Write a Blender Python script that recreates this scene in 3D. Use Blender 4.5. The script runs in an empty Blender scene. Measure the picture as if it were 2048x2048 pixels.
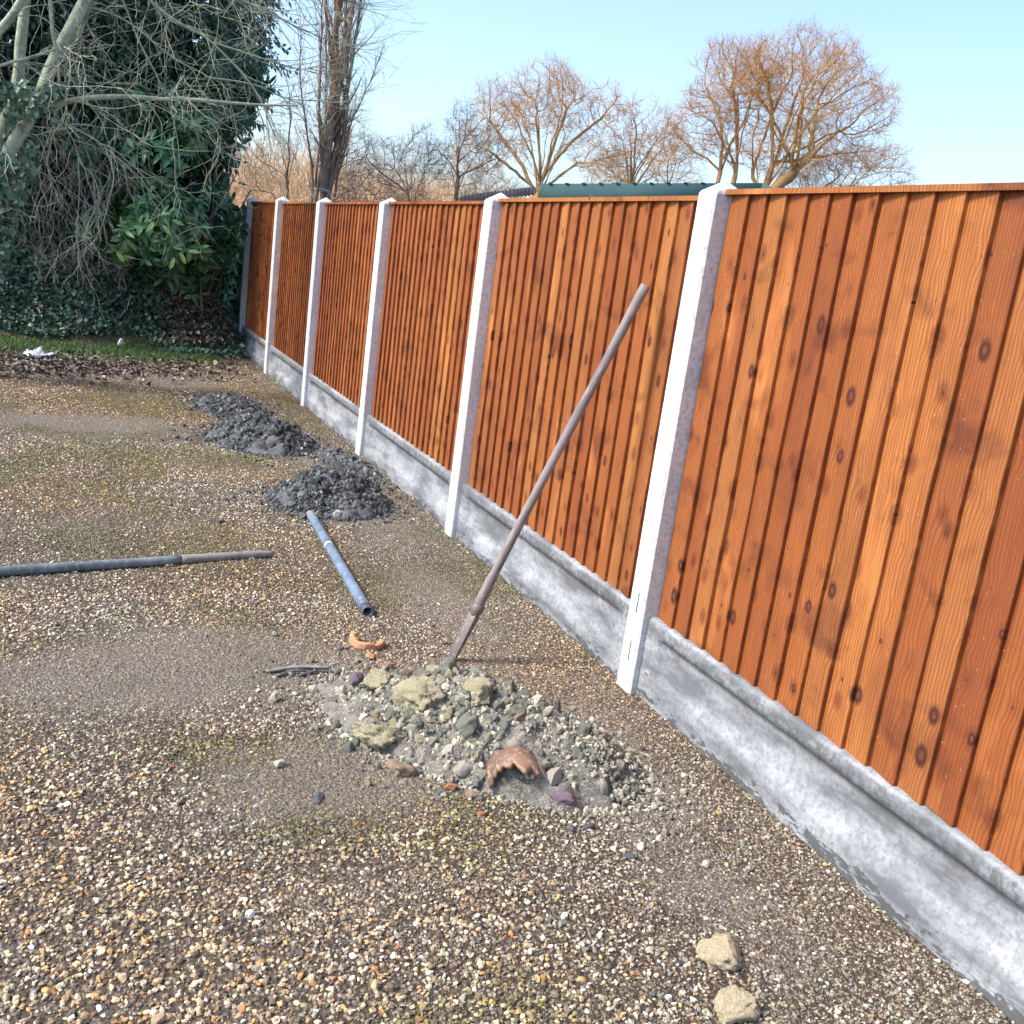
import bpy, bmesh, math, random
import numpy as np
from mathutils import Matrix, Vector
random.seed(7); rng = np.random.default_rng(11)
S = bpy.context.scene
COL = S.collection

# ------------------------------------------------------------------ camera
YAW, PITCH, ROLL, CAMH, FPX = .4311, .2398, .1343, 1.4395, 2010.57
fw = Vector((math.sin(YAW)*math.cos(PITCH), math.cos(YAW)*math.cos(PITCH), -math.sin(PITCH)))
r0 = Vector((math.cos(YAW), -math.sin(YAW), 0)); u0 = r0.cross(fw)
rr = r0*math.cos(ROLL)+u0*math.sin(ROLL); uu = u0*math.cos(ROLL)-r0*math.sin(ROLL)
cam_d = bpy.data.cameras.new('camera'); cam = bpy.data.objects.new('camera', cam_d); COL.objects.link(cam)
m = Matrix((rr, uu, -fw)).transposed().to_4x4(); m.translation = (0, 0, CAMH); cam.matrix_world = m
cam_d.sensor_width = 36; cam_d.lens = 36*FPX/2048; cam_d.clip_start = .05; cam_d.clip_end = 2000
S.camera = cam

# ------------------------------------------------------------------ light
SUN_EL = math.radians(46.0); SUN_AZ = math.radians(-84)
SUN_DIR = Vector((math.sin(SUN_AZ)*math.cos(SUN_EL), math.cos(SUN_AZ)*math.cos(SUN_EL), math.sin(SUN_EL)))   # towards the sun
w = bpy.data.worlds.new('World'); S.world = w; w.use_nodes = True
nt = w.node_tree; bg = nt.nodes['Background']
sky = nt.nodes.new('ShaderNodeTexSky'); sky.sky_type = 'NISHITA'; sky.sun_disc = False
sky.sun_elevation = SUN_EL; sky.sun_rotation = math.atan2(SUN_DIR.x, SUN_DIR.y)
sky.air_density = 1.0; sky.dust_density = 2.4; sky.ozone_density = 1.0
tintn = nt.nodes.new('ShaderNodeMix'); tintn.data_type = 'RGBA'; tintn.blend_type = 'MULTIPLY'; tintn.inputs[0].default_value = 1
nt.links.new(sky.outputs[0], tintn.inputs[6]); tintn.inputs[7].default_value = (.93, .985, 1.07, 1)
nt.links.new(tintn.outputs[2], bg.inputs[0]); bg.inputs[1].default_value = .14
sd = bpy.data.lights.new('sun', 'SUN'); sd.energy = 2.5; sd.angle = math.radians(14); sd.color = (1, .91, .80)
so = bpy.data.objects.new('sun', sd); COL.objects.link(so)
so.rotation_euler = SUN_DIR.to_track_quat('Z', 'Y').to_euler(); so.location = (-5, -5, 20)
vs = S.view_settings; vs.view_transform = 'Standard'; vs.look = 'None'; vs.gamma = 1; vs.use_curve_mapping = False
vs.exposure = 1.22
S.render.engine = 'CYCLES'

# ------------------------------------------------------------------ helpers
def _hash(ix, iy, iz, seed):
    h = (ix*374761393+iy*668265263+iz*2147483647+seed*974711) & 0xffffffff
    h = ((h ^ (h >> 13))*1274126177) & 0xffffffff
    h = (h ^ (h >> 16)) & 0xffffffff
    return h/4294967295.0*2-1
def vnoise(P, seed=0):
    P = np.asarray(P, float); i = np.floor(P).astype(np.int64); f = P-i; f = f*f*(3-2*f)
    out = 0
    for dx in (0, 1):
        for dy in (0, 1):
            for dz in (0, 1):
                wgt = (f[:, 0] if dx else 1-f[:, 0])*(f[:, 1] if dy else 1-f[:, 1])*(f[:, 2] if dz else 1-f[:, 2])
                out = out+wgt*_hash(i[:, 0]+dx, i[:, 1]+dy, i[:, 2]+dz, seed)
    return out
def fbm(P, seed=0, oct=4, lac=2.1, gain=.5):
    a = 1; s = 0; P = np.asarray(P, float)
    for k in range(oct):
        s = s+a*vnoise(P, seed+k*17); P = P*lac+3.7; a *= gain
    return s
def n2(x, y, s, seed=0, oct=3):
    x = np.atleast_1d(np.asarray(x, float)); y = np.atleast_1d(np.asarray(y, float))
    return fbm(np.stack([x*s, y*s, np.zeros_like(x)+.5], 1), seed, oct)
def ground_z(x, y):
    x = np.atleast_1d(np.asarray(x, float)); y = np.atleast_1d(np.asarray(y, float))
    z = .014*n2(x, y, 1.1, 3, 3)
    near = np.clip((x-1.45)/.4, 0, 1)*np.clip((2.4-x)/.4, 0, 1)
    z = z*(1-near*.7)+.012*near
    # the ivy bank at the far end of the yard
    b = np.clip((y-11.75+.25*n2(x, y, .8, 9, 2))/1.05, 0, 1); b = b*b*(3-2*b)
    b = b*np.clip((1.9-x)/.7, 0, 1)
    z = z+(.70+.40*np.clip((1.1-x)/.9, 0, 1))*b*(y < 40)
    return z
def gz1(x, y): return float(ground_z(x, y)[0])

def mesh_np(name, V, F, mats, parent=None, smooth=False, attr=None, mi=None, sizes=None):
    """V (n,3); F (m,k) of equal sided faces, or list of such arrays"""
    V = np.asarray(V, np.float32)
    Fs = F if isinstance(F, list) else [F]
    Fs = [np.asarray(a, np.int32) for a in Fs if len(a)]
    me = bpy.data.meshes.new(name)
    me.vertices.add(len(V)); me.vertices.foreach_set('co', V.ravel())
    idx = np.concatenate([a.ravel() for a in Fs]); tot = np.concatenate([np.full(len(a), a.shape[1], np.int32) for a in Fs])
    st = np.concatenate([[0], np.cumsum(tot)[:-1]]).astype(np.int32)
    me.loops.add(len(idx)); me.loops.foreach_set('vertex_index', idx)
    me.polygons.add(len(tot)); me.polygons.foreach_set('loop_start', st); me.polygons.foreach_set('loop_total', tot)
    if smooth: me.polygons.foreach_set('use_smooth', np.ones(len(tot), bool))
    if mi is not None: me.polygons.foreach_set('material_index', np.asarray(mi, np.int32))
    if attr is not None:
        for k, (dom, val) in attr.items():
            val = np.asarray(val, np.float32)
            if val.ndim == 2:
                a = me.attributes.new(k, 'FLOAT_VECTOR', dom); a.data.foreach_set('vector', val.ravel())
            else:
                a = me.attributes.new(k, 'FLOAT', dom); a.data.foreach_set('value', val)
    me.update(calc_edges=True); me.validate()
    for q in (mats if isinstance(mats, (list, tuple)) else [mats]): me.materials.append(q)
    return link(name, me, parent)
def link(name, me, parent=None):
    o = bpy.data.objects.new(name, me); COL.objects.link(o)
    if parent is not None: o.parent = parent
    return o
def tag(o, label=None, cat=None, group=None, kind=None):
    if label: o['label'] = label
    if cat: o['category'] = cat
    if group: o['group'] = group
    if kind: o['kind'] = kind
    return o
def empty(name, loc, label, cat, group=None, rot=(0, 0, 0)):
    o = bpy.data.objects.new(name, None); o.empty_display_size = .1; COL.objects.link(o)
    o.location = loc; o.rotation_euler = rot
    return tag(o, label, cat, group)
def bm_obj(name, bm, mat, parent=None, smooth=False):
    me = bpy.data.meshes.new(name); bm.normal_update(); bm.to_mesh(me); bm.free()
    if smooth:
        for p in me.polygons: p.use_smooth = True
    for q in (mat if isinstance(mat, (list, tuple)) else [mat]): me.materials.append(q)
    return link(name, me, parent)
def box(bm, lo, hi):
    vs_ = [bm.verts.new((lo[0] if i & 1 == 0 else hi[0], lo[1] if i & 2 == 0 else hi[1], lo[2] if i & 4 == 0 else hi[2])) for i in range(8)]
    for f in ((0, 2, 3, 1), (4, 5, 7, 6), (0, 1, 5, 4), (2, 6, 7, 3), (0, 4, 6, 2), (1, 3, 7, 5)):
        bm.faces.new([vs_[i] for i in f])
def unit(v):
    n = np.linalg.norm(v, axis=-1, keepdims=True); return v/np.maximum(n, 1e-9)
def tubes(P0, P1, D0, D1, R0, R1, k):
    """frusta from P0 to P1 with end directions D0, D1"""
    n = len(P0); a = np.arange(k)*2*np.pi/k
    out = []
    for P, D, R in ((P0, D0, R0), (P1, D1, R1)):
        D = unit(D); ref = np.tile(np.array([1., .13, .07]), (n, 1))
        s = unit(np.cross(D, ref)); t = np.cross(D, s)
        out.append(P[:, None]+R[:, None, None]*(np.cos(a)[None, :, None]*s[:, None]+np.sin(a)[None, :, None]*t[:, None]))
    V = np.concatenate(out, 1).reshape(-1, 3)
    b = (np.arange(n)*2*k)[:, None, None]; j = np.arange(k); j2 = (j+1) % k
    F = np.stack([j, j2, j2+k, j+k], 1)[None]+b
    return V, F.reshape(-1, 4)
def polytube(pts, rads, k=8, cap=True):
    """one continuous tube through pts"""
    P = np.asarray(pts, float); R = np.asarray(rads, float); n = len(P)
    D = np.gradient(P, axis=0); D = unit(D)
    ref = np.array([.31, .17, .93]) if abs(D[:, 2]).mean() < .8 else np.array([1., .1, .05])
    s = unit(np.cross(D, ref)); t = np.cross(D, s); a = np.arange(k)*2*np.pi/k
    V = (P[:, None]+R[:, None, None]*(np.cos(a)[None, :, None]*s[:, None]+np.sin(a)[None, :, None]*t[:, None])).reshape(-1, 3)
    j = np.arange(k); j2 = (j+1) % k
    F = np.concatenate([np.stack([j, j2, j2+k, j+k], 1)+i*k for i in range(n-1)])
    T = []
    if cap:
        V = np.concatenate([V, P[:1]-D[:1]*R[0]*.15, P[-1:]+D[-1:]*R[-1]*.15])
        T = np.concatenate([np.stack([j2, j, np.full(k, n*k)], 1), np.stack([j+(n-1)*k, j2+(n-1)*k, np.full(k, n*k+1)], 1)])
    return V, F, T

# --- materials
class N:
    def __init__(s, name):
        s.m = bpy.data.materials.new(name); s.m.use_nodes = True; s.t = s.m.node_tree
        s.b = s.t.nodes['Principled BSDF']
    def n(s, typ, **k):
        o = s.t.nodes.new('ShaderNode'+typ)
        for a, v in k.items():
            if a.startswith('i_'):
                o.inputs[a[2:].replace('_', ' ')].default_value = v
            else: setattr(o, a, v)
        return o
    def l(s, a, b): s.t.links.new(a, b)
    def tc(s, which='Object'): return s.n('TexCoord').outputs[which]
    def mapv(s, vec, scale=(1, 1, 1), loc=(0, 0, 0), rot=(0, 0, 0)):
        o = s.n('Mapping'); o.inputs['Scale'].default_value = scale; o.inputs['Location'].default_value = loc
        o.inputs['Rotation'].default_value = rot; s.l(vec, o.inputs['Vector']); return o.outputs[0]
    def noise(s, vec, sc, det=4, rough=.55, dist=0):
        o = s.n('TexNoise'); o.inputs['Scale'].default_value = sc; o.inputs['Detail'].default_value = det
        o.inputs['Roughness'].default_value = rough; o.inputs['Distortion'].default_value = dist
        if vec is not None: s.l(vec, o.inputs['Vector'])
        return o.outputs['Fac']
    def ramp(s, fac, stops):
        o = s.n('ValToRGB'); e = o.color_ramp.elements
        while len(e) < len(stops): e.new(.5)
        for q, (p, c) in zip(e, stops):
            q.position = p; q.color = (c, c, c, 1) if isinstance(c, (int, float)) else (*c, 1)
        s.l(fac, o.inputs[0]); return o.outputs[0]
    def math(s, op, a, b=None, c=None):
        o = s.n('Math', operation=op)
        for i, v in enumerate((a, b, c)):
            if v is None: continue
            if isinstance(v, (int, float)): o.inputs[i].default_value = v
            else: s.l(v, o.inputs[i])
        return o.outputs[0]
    def mix(s, fac, a, b, mode='MIX'):
        o = s.n('Mix', data_type='RGBA', blend_type=mode)
        for i, v in ((0, fac), (6, a), (7, b)):
            if isinstance(v, (int, float)): o.inputs[i].default_value = v if i == 0 else (v, v, v, 1)
            elif isinstance(v, tuple): o.inputs[i].default_value = (*v, 1)
            else: s.l(v, o.inputs[i])
        return o.outputs[2]
    def rnd(s): return s.n('ObjectInfo').outputs['Random']
    def bump(s, h, strength=.5, dist=.01, prev=None):
        o = s.n('Bump'); o.inputs['Strength'].default_value = strength; o.inputs['Distance'].default_value = dist
        s.l(h, o.inputs['Height'])
        if prev is not None: s.l(prev, o.inputs['Normal'])
        return o.outputs[0]
    def out(s, col=None, rough=None, nrm=None, spec=None, metal=None):
        b = s.b
        for v, k in ((col, 'Base Color'), (rough, 'Roughness'), (nrm, 'Normal'), (spec, 'Specular IOR Level'), (metal, 'Metallic')):
            if v is None: continue
            if isinstance(v, (int, float)): b.inputs[k].default_value = v
            elif isinstance(v, tuple): b.inputs[k].default_value = (*v, 1)
            else: s.l(v, b.inputs[k])
        return s.m

def wood_mat():
    s = N('treated_pine'); geo = s.n('NewGeometry').outputs['Position']; r = s.rnd()
    sep = s.n('SeparateXYZ'); s.l(geo, sep.inputs[0]); y, z = sep.outputs[1], sep.outputs[2]
    r10 = s.math('MULTIPLY', r, 37.0)
    # knots: stretched cells, shared by neighbouring boards now and then
    kv = s.n('CombineXYZ'); s.l(s.math('ADD', s.math('MULTIPLY', y, 9.5), s.math('MULTIPLY', s.math('ROUND', s.math('MULTIPLY', r, 2.4)), 5.37)), kv.inputs[0]); s.l(s.math('MULTIPLY', z, 7.0), kv.inputs[1]); s.l(s.math('MULTIPLY', s.math('ROUND', s.math('MULTIPLY', r, 2.4)), 9.1), kv.inputs[2])
    nz = s.n('TexNoise'); nz.inputs['Scale'].default_value = 1.3; s.l(kv.outputs[0], nz.inputs['Vector'])
    vo = s.n('TexVoronoi', voronoi_dimensions='2D', feature='F1'); vo.inputs['Scale'].default_value = 1.0; vo.inputs['Randomness'].default_value = 1
    s.l(kv.outputs[0], vo.inputs['Vector'])
    kd = vo.outputs['Distance']
    size = s.math('MULTIPLY', s.n('SeparateColor').outputs[0], 1.0)
    sc = s.t.nodes[-1] if False else None
    sepc = s.n('SeparateColor'); s.l(vo.outputs['Color'], sepc.inputs[0])
    ksz = s.math('MULTIPLY_ADD', s.math('POWER', sepc.outputs[0], 3.5), .17, .025)
    kn = s.math('DIVIDE', kd, ksz)
    knot = s.n('MapRange', interpolation_type='SMOOTHERSTEP'); s.l(kn, knot.inputs[0])
    for i, v in ((1, 1.5), (2, .5), (3, 0), (4, 1)): knot.inputs[i].default_value = v
    halo = s.n('MapRange', interpolation_type='SMOOTHERSTEP'); s.l(kd, halo.inputs[0])
    for i, v in ((1, .50), (2, .02), (3, 0), (4, 1)): halo.inputs[i].default_value = v
    # flowing grain field
    gv = s.n('CombineXYZ'); s.l(s.math('MULTIPLY', y, 9.0), gv.inputs[0]); s.l(s.math('MULTIPLY', z, .85), gv.inputs[1]); s.l(r10, gv.inputs[2])
    g1 = s.noise(gv.outputs[0], 1.0, 2, .5)
    fld = s.math('ADD', s.math('MULTIPLY', g1, 7.0), s.math('MULTIPLY', y, 150.0))
    fld = s.math('ADD', fld, s.math('MULTIPLY', halo.outputs[0], 1.5))
    ring = s.math('SINE', s.math('MULTIPLY', fld, 3.4))
    ring = s.math('MULTIPLY_ADD', ring, .5, .5)
    ring = s.math('POWER', ring, 2.4)
    fv = s.n('CombineXYZ'); s.l(s.math('MULTIPLY', y, 420.0), fv.inputs[0]); s.l(s.math('MULTIPLY', z, 9.0), fv.inputs[1]); s.l(r10, fv.inputs[2])
    fib = s.noise(fv.outputs[0], 1.0, 3, .6)
    bv = s.n('CombineXYZ'); s.l(s.math('MULTIPLY', y, 5.0), bv.inputs[0]); s.l(s.math('MULTIPLY', z, 1.6), bv.inputs[1]); s.l(r10, bv.inputs[2])
    blot = s.noise(bv.outputs[0], 1.0, 4, .6)
    base = s.ramp(r, [(0, (.36, .125, .036)), (.25, (.29, .090, .028)), (.5, (.44, .17, .050)), (.75, (.25, .075, .027)), (1, (.47, .20, .06))])
    c = s.mix(s.math('MULTIPLY', ring, .55), base, (.15, .036, .012))
    c = s.mix(s.ramp(fib, [(.35, 0), (.72, .6)]), c, (.13, .036, .012))
    c = s.mix(s.ramp(blot, [(.50, 0), (.74, .5)]), c, (.13, .038, .018))
    c = s.mix(s.ramp(blot, [(.22, .5), (.42, 0)]), c, (.72, .30, .09))
    c = s.mix(s.math('MULTIPLY', s.ramp(halo.outputs[0], [(.55, 0), (.98, .55)]), s.ramp(sepc.outputs[1], [(.35, 0), (.75, 1)])), c, (.10, .022, .012))
    kw = s.math('MULTIPLY', knot.outputs[0], s.ramp(sepc.outputs[2], [(.45, .1), (.60, .95)])); c = s.mix(kw, c, (.045, .015, .012))
    c = s.mix(s.math('MULTIPLY', s.ramp(kn, [(.30, .75), (.62, 0)]), kw), c, (.16, .055, .028))
    wv = s.n('CombineXYZ'); s.l(s.math('MULTIPLY', y, 4.2), wv.inputs[0]); s.l(s.math('MULTIPLY', z, 5.5), wv.inputs[1]); wn = s.noise(wv.outputs[0], 1.0, 3, .55, .3)
    c = s.mix(s.ramp(wn, [(.56, 0), (.70, .6)]), c, (.075, .020, .014))
    spk = s.noise(geo, 160, 1, .5)
    c = s.mix(s.ramp(spk, [(.765, 0), (.785, .6)]), c, (.75, .55, .35))
    h = s.math('ADD', s.math('MULTIPLY', ring, -.5), s.math('MULTIPLY', fib, -1.0))
    nb = s.bump(h, .55, .0022)
    nb = s.bump(s.math('MULTIPLY', knot.outputs[0], 1.0), .4, .003, nb)
    return s.out(c, s.ramp(fib, [(.2, .58), (.9, .8)]), nb, .2)

def concrete_mat(name, base, dark, streak=.5, wet=True):
    s = N(name); geo = s.n('NewGeometry').outputs['Position']
    a = s.noise(s.mapv(geo, (1, 1, 1)), 7, 5, .62); b = s.noise(geo, 60, 3, .6); f = s.noise(geo, 330, 2, .6)
    st = s.noise(s.mapv(geo, (1, 14, 1.2)), 1.6, 4, .6)
    c = s.mix(s.ramp(a, [(.38, 0), (.68, streak)]), base, dark)
    c = s.mix(s.ramp(st, [(.5, 0), (.72, streak*.8)]), c, tuple(q*.9 for q in dark))
    c = s.mix(s.ramp(b, [(.45, 0), (.66, .55)]), c, tuple(q*.75 for q in dark))
    c = s.mix(s.ramp(f, [(.6, 0), (.72, .45)]), c, tuple(min(1, q*1.35) for q in base))
    pit = s.n('TexVoronoi'); pit.inputs['Scale'].default_value = 55; s.l(geo, pit.inputs['Vector'])
    pr = s.ramp(pit.outputs['Distance'], [(.05, 1), (.12, 0)])
    c = s.mix(s.math('MULTIPLY', pr, .5), c, tuple(q*.3 for q in dark))
    h = s.math('ADD', s.math('MULTIPLY', b, .6), s.math('SUBTRACT', s.math('MULTIPLY', f, .5), pr))
    return s, c, s.bump(h, .5, .0035), geo

def conc_board():
    s, c, nb, geo = concrete_mat('gravel_board_concrete', (.34, .36, .385), (.17, .18, .19), .45)
    # grime on the top band, damp and mud scrapes along the foot
    sep = s.n('SeparateXYZ'); s.l(geo, sep.inputs[0])
    tb = s.ramp(sep.outputs[2], [(.225, 0), (.262, 1), (.296, .9), (.304, 0)]); gr = s.noise(geo, 38, 5, .75)
    c = s.mix(s.math('MULTIPLY', tb, s.ramp(gr, [(.40, .15), (.60, .9)])), c, (.085, .09, .095))
    g2_ = s.noise(s.mapv(geo, (1, .9, 3.5)), 3.2, 5, .65); c = s.mix(s.ramp(g2_, [(.42, 0), (.62, .85)]), c, (.10, .108, .118))
    nn = s.noise(s.mapv(geo, (1, 3, 9), rot=(.5, 0, 0)), 4, 5, .7)
    low = s.n('MapRange'); s.l(sep.outputs[2], low.inputs[0])
    for i, v in ((1, .10), (2, .015), (3, 0), (4, .30)): low.inputs[i].default_value = v
    wetm = s.ramp(s.math('ADD', nn, low.outputs[0]), [(.74, 0), (.78, .85)])
    c = s.mix(wetm, c, (.06, .065, .065))
    return s.out(c, .85, nb, .3)
def conc_post():
    s, c, nb, geo = concrete_mat('post_concrete', (.66, .68, .70), (.42, .44, .47), .55)
    nn = s.noise(s.mapv(geo, (6, 6, 1.5)), 5, 3, .7)
    c = s.mix(s.ramp(nn, [(.68, 0), (.73, .65)]), c, (.22, .23, .25))
    return s.out(c, .8, nb, .3)

def ground_mat():
    s = N('compacted_gravel_soil'); geo = s.n('NewGeometry').outputs['Position']
    big = s.noise(geo, .9, 4, .6); mid = s.noise(geo, 6, 4, .6); fine = s.noise(geo, 90, 4, .7)
    c = s.mix(s.ramp(big, [(.35, 0), (.65, 1)]), (.060, .045, .032), (.10, .080, .062))
    c = s.mix(s.ramp(mid, [(.45, 0), (.75, .6)]), c, (.06, .045, .034))
    v = s.n('TexVoronoi'); v.inputs['Scale'].default_value = 85; s.l(geo, v.inputs['Vector'])
    sp = s.n('SeparateColor'); s.l(v.outputs['Color'], sp.inputs[0])
    peb = s.ramp(sp.outputs[0], [(0, (.05, .04, .03)), (.35, (.13, .10, .075)), (.6, (.22, .17, .12)), (.85, (.32, .27, .20)), (1, (.45, .42, .36))])
    c = s.mix(s.ramp(v.outputs['Distance'], [(.3, .75), (.6, 0)]), c, peb)
    c = s.mix(s.ramp(s.noise(geo, 2.2, 3, .6), [(.55, 0), (.75, .5)]), c, (.045, .06, .02))
    mu_ = s.n('Attribute', attribute_type='GEOMETRY', attribute_name='mud').outputs['Fac']
    mm_ = s.ramp(s.math('ADD', mu_, s.math('MULTIPLY_ADD', s.noise(geo, 17, 5, .75), 1.5, -.75)), [(.34, 0), (.62, .6)])
    c = s.mix(mm_, c, s.mix(s.ramp(fine, [(.35, 0), (.65, 1)]), (.13, .11, .09), (.27, .24, .205)))
    h = s.math('ADD', s.math('MULTIPLY', v.outputs['Distance'], -1), fine)
    return s.out(c, .95, s.bump(h, .8, .012), .2)

def pebble_mat(name='pea_shingle'):
    s = N(name); at = s.n('Attribute', attribute_type='INSTANCER', attribute_name='tint').outputs['Color']
    tc = s.tc(); n = s.noise(tc, 60, 3, .6)
    c = s.mix(s.ramp(n, [(.4, 0), (.75, .35)]), at, (.06, .045, .035))
    return s.out(c, .85, s.bump(n, .4, .002), .15)

def simple(name, c1, c2, sc=8, rough=.8, bump=.4, bd=.004, spec=.3, c3=None, st=(1, 1, 1), metal=0, det=5):
    s = N(name); v = s.mapv(s.tc(), st); r = s.rnd()
    o = s.n('VectorMath', operation='ADD'); s.l(v, o.inputs[0])
    cb = s.n('CombineXYZ'); s.l(s.math('MULTIPLY', r, 31.), cb.inputs[0]); s.l(cb.outputs[0], o.inputs[1]); v = o.outputs[0]
    a = s.noise(v, sc, det, .62)
    c = s.mix(s.ramp(a, [(.36, 0), (.64, 1)]), c1, c2)
    b = s.noise(v, sc*6, 3, .65)
    if c3: c = s.mix(s.ramp(b, [(.52, 0), (.68, .8)]), c, c3)
    h = s.math('ADD', a, s.math('MULTIPLY', b, .5))
    return s.out(c, rough, s.bump(h, bump, bd), spec, metal)

def leaf_mat(name, stops, rough=.42, spec=.5, trans=.0):
    s = N(name); at = s.n('Attribute', attribute_type='GEOMETRY', attribute_name='tint').outputs['Fac']
    c = s.ramp(at, stops)
    n = s.noise(s.tc(), 14, 2); c = s.mix(s.ramp(n, [(.4, 0), (.8, .3)]), c, tuple(q*.5 for q in stops[0][1]))
    return s.out(c, rough, None, spec)

M_wood = wood_mat(); M_gb = conc_board(); M_post = conc_post(); M_ground = ground_mat(); M_peb = pebble_mat()
M_clay = simple('grey_clay', (.105, .115, .12), (.042, .048, .055), 22, .75, .9, .012, .35, (.24, .24, .22))
M_soil = simple('dug_soil', (.20, .19, .165), (.09, .085, .078), 26, .9, .9, .01, .2, (.38, .36, .30))
M_stoneY = simple('sandy_yellow_lump', (.72, .66, .44), (.42, .37, .24), 16, .92, 1, .012, .2, (.58, .56, .42))
M_sand = simple('pale_sandstone', (.82, .72, .48), (.55, .45, .27), 14, .9, 1, .01, .15, (.90, .84, .66))
M_stoneG = simple('grey_green_lump', (.38, .40, .33), (.20, .21, .18), 16, .9, 1, .01, .2, (.40, .42, .38))
M_stoneP = simple('pale_stone', (.42, .39, .34), (.25, .22, .19), 14, .85, .8, .006, .3, (.55, .52, .48))
M_stoneT = simple('tan_stone', (.34, .26, .17), (.20, .14, .09), 14, .85, .8, .006, .3, (.45, .38, .28))
M_brick = simple('orange_brick_fragment', (.48, .21, .10), (.30, .12, .06), 20, .9, .8, .006, .2, (.6, .36, .22))
M_slate = simple('blue_grey_slate', (.07, .08, .10), (.035, .038, .05), 12, .6, .5, .003, .4, (.15, .15, .17))
M_purple = simple('purple_grey_stone', (.21, .15, .18), (.12, .09, .11), 14, .85, .8, .006, .3, (.32, .26, .30))
M_terr = simple('broken_terracotta', (.52, .27, .14), (.36, .17, .09), 16, .85, .6, .004, .3, (.66, .46, .32))
M_glazed = simple('mottled_brown_stoneware', (.24, .15, .10), (.08, .05, .038), 9, .55, .6, .004, .4, (.42, .28, .20))
M_handle = simple('weathered_wooden_handle', (.24, .20, .20), (.12, .105, .11), 5, .65, .5, .002, .35, (.34, .27, .22), (3, 3, .5))
M_steel = simple('worn_steel_blade', (.20, .17, .16), (.10, .085, .08), 9, .5, .5, .002, .4, (.30, .26, .23), (1, 1, 1), .2)
M_pipe = simple('blue_grey_painted_tube', (.16, .23, .32), (.09, .13, .18), 9, .42, .35, .001, .5, (.25, .29, .34))
M_pole = simple('muddy_grey_pole', (.19, .23, .25), (.09, .115, .13), 7, .5, .5, .002, .4, (.26, .27, .26))
M_poleb = simple('muddy_brown_pole_end', (.27, .255, .25), (.15, .14, .135), 10, .8, .7, .003, .3, (.30, .26, .23))
M_tape = simple('pale_tape', (.62, .60, .42), (.40, .40, .32), 9, .5, .2, .001)
M_plastic = simple('pale_plastic_sheet', (.62, .66, .72), (.42, .47, .55), 5, .35, .5, .01, .5)
M_bark = simple('sunlit_winter_bark', (.56, .36, .16), (.28, .17, .09), 1.5, .9, .7, .03, .2)  # golden sunlight put into the bark colour
M_barkd = simple('poplar_bark', (.20, .15, .12), (.10, .08, .075), 1.5, .9, .7, .03, .2)
M_twig = simple('sunlit_russet_twigs', (.62, .35, .12), (.42, .24, .10), .6, .9, .1, .01, .2)  # russet twigs, with warm sunlight put into their colour
M_gold = simple('hazy_sunlit_scrub', (.85, .62, .38), (.66, .46, .28), .3, .9, .1, .01, .1)  # sunlight and distance haze put into the pale colour
M_barkp = simple('lichen_pale_bark', (.38, .42, .31), (.20, .23, .17), 6, .9, .8, .008, .2, (.52, .56, .44))
M_barkt = simple('pale_hanging_stems', (.34, .32, .29), (.17, .155, .145), 5, .9, .4, .004, .2)
M_felt = simple('green_painted_fascia', (.050, .105, .110), (.040, .085, .095), 1.2, .8, .1, .002, .15)
M_tile = simple('dark_corrugated_roof', (.055, .055, .065), (.03, .03, .04), 5, .6, .3, .004)
M_white = simple('white_render', (.7, .7, .68), (.6, .6, .58), 2, .8, .2, .003)
M_house = simple('brown_house_brick', (.28, .16, .11), (.20, .11, .08), 3, .9, .3, .003)
M_rooft = simple('grey_roof_slate', (.12, .12, .13), (.08, .08, .09), 3, .8, .3, .003)
M_glass = simple('dark_window_glass', (.03, .035, .04), (.02, .025, .03), 1, .1, 0, .001, .6)
M_black = simple('black_metal', (.02, .02, .022), (.015, .015, .016), 4, .5, .1, .001)
M_wire = simple('galvanised_nail', (.35, .35, .36), (.2, .2, .2), 10, .4, .1, .001, .5, metal=.8)
M_laurel = leaf_mat('laurel_leaf', [(0, (.030, .10, .05)), (.5, (.080, .21, .085)), (.85, (.18, .34, .11)), (1, (.32, .44, .12))], .36, .5)
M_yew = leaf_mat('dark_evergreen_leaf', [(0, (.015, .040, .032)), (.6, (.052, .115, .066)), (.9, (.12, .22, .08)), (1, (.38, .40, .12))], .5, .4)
M_ivy = leaf_mat('ivy_leaf', [(0, (.022, .055, .042)), (.5, (.065, .14, .085)), (.9, (.16, .27, .15)), (1, (.38, .42, .28))], .42, .5)
M_grass = leaf_mat('short_grass', [(0, (.035, .085, .02)), (.6, (.06, .14, .03)), (1, (.14, .18, .06))], .6, .3)
M_dead = leaf_mat('dead_leaves', [(0, (.05, .038, .03)), (.5, (.16, .12, .09)), (.85, (.34, .31, .29)), (1, (.58, .58, .60))], .6, .4)

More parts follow.
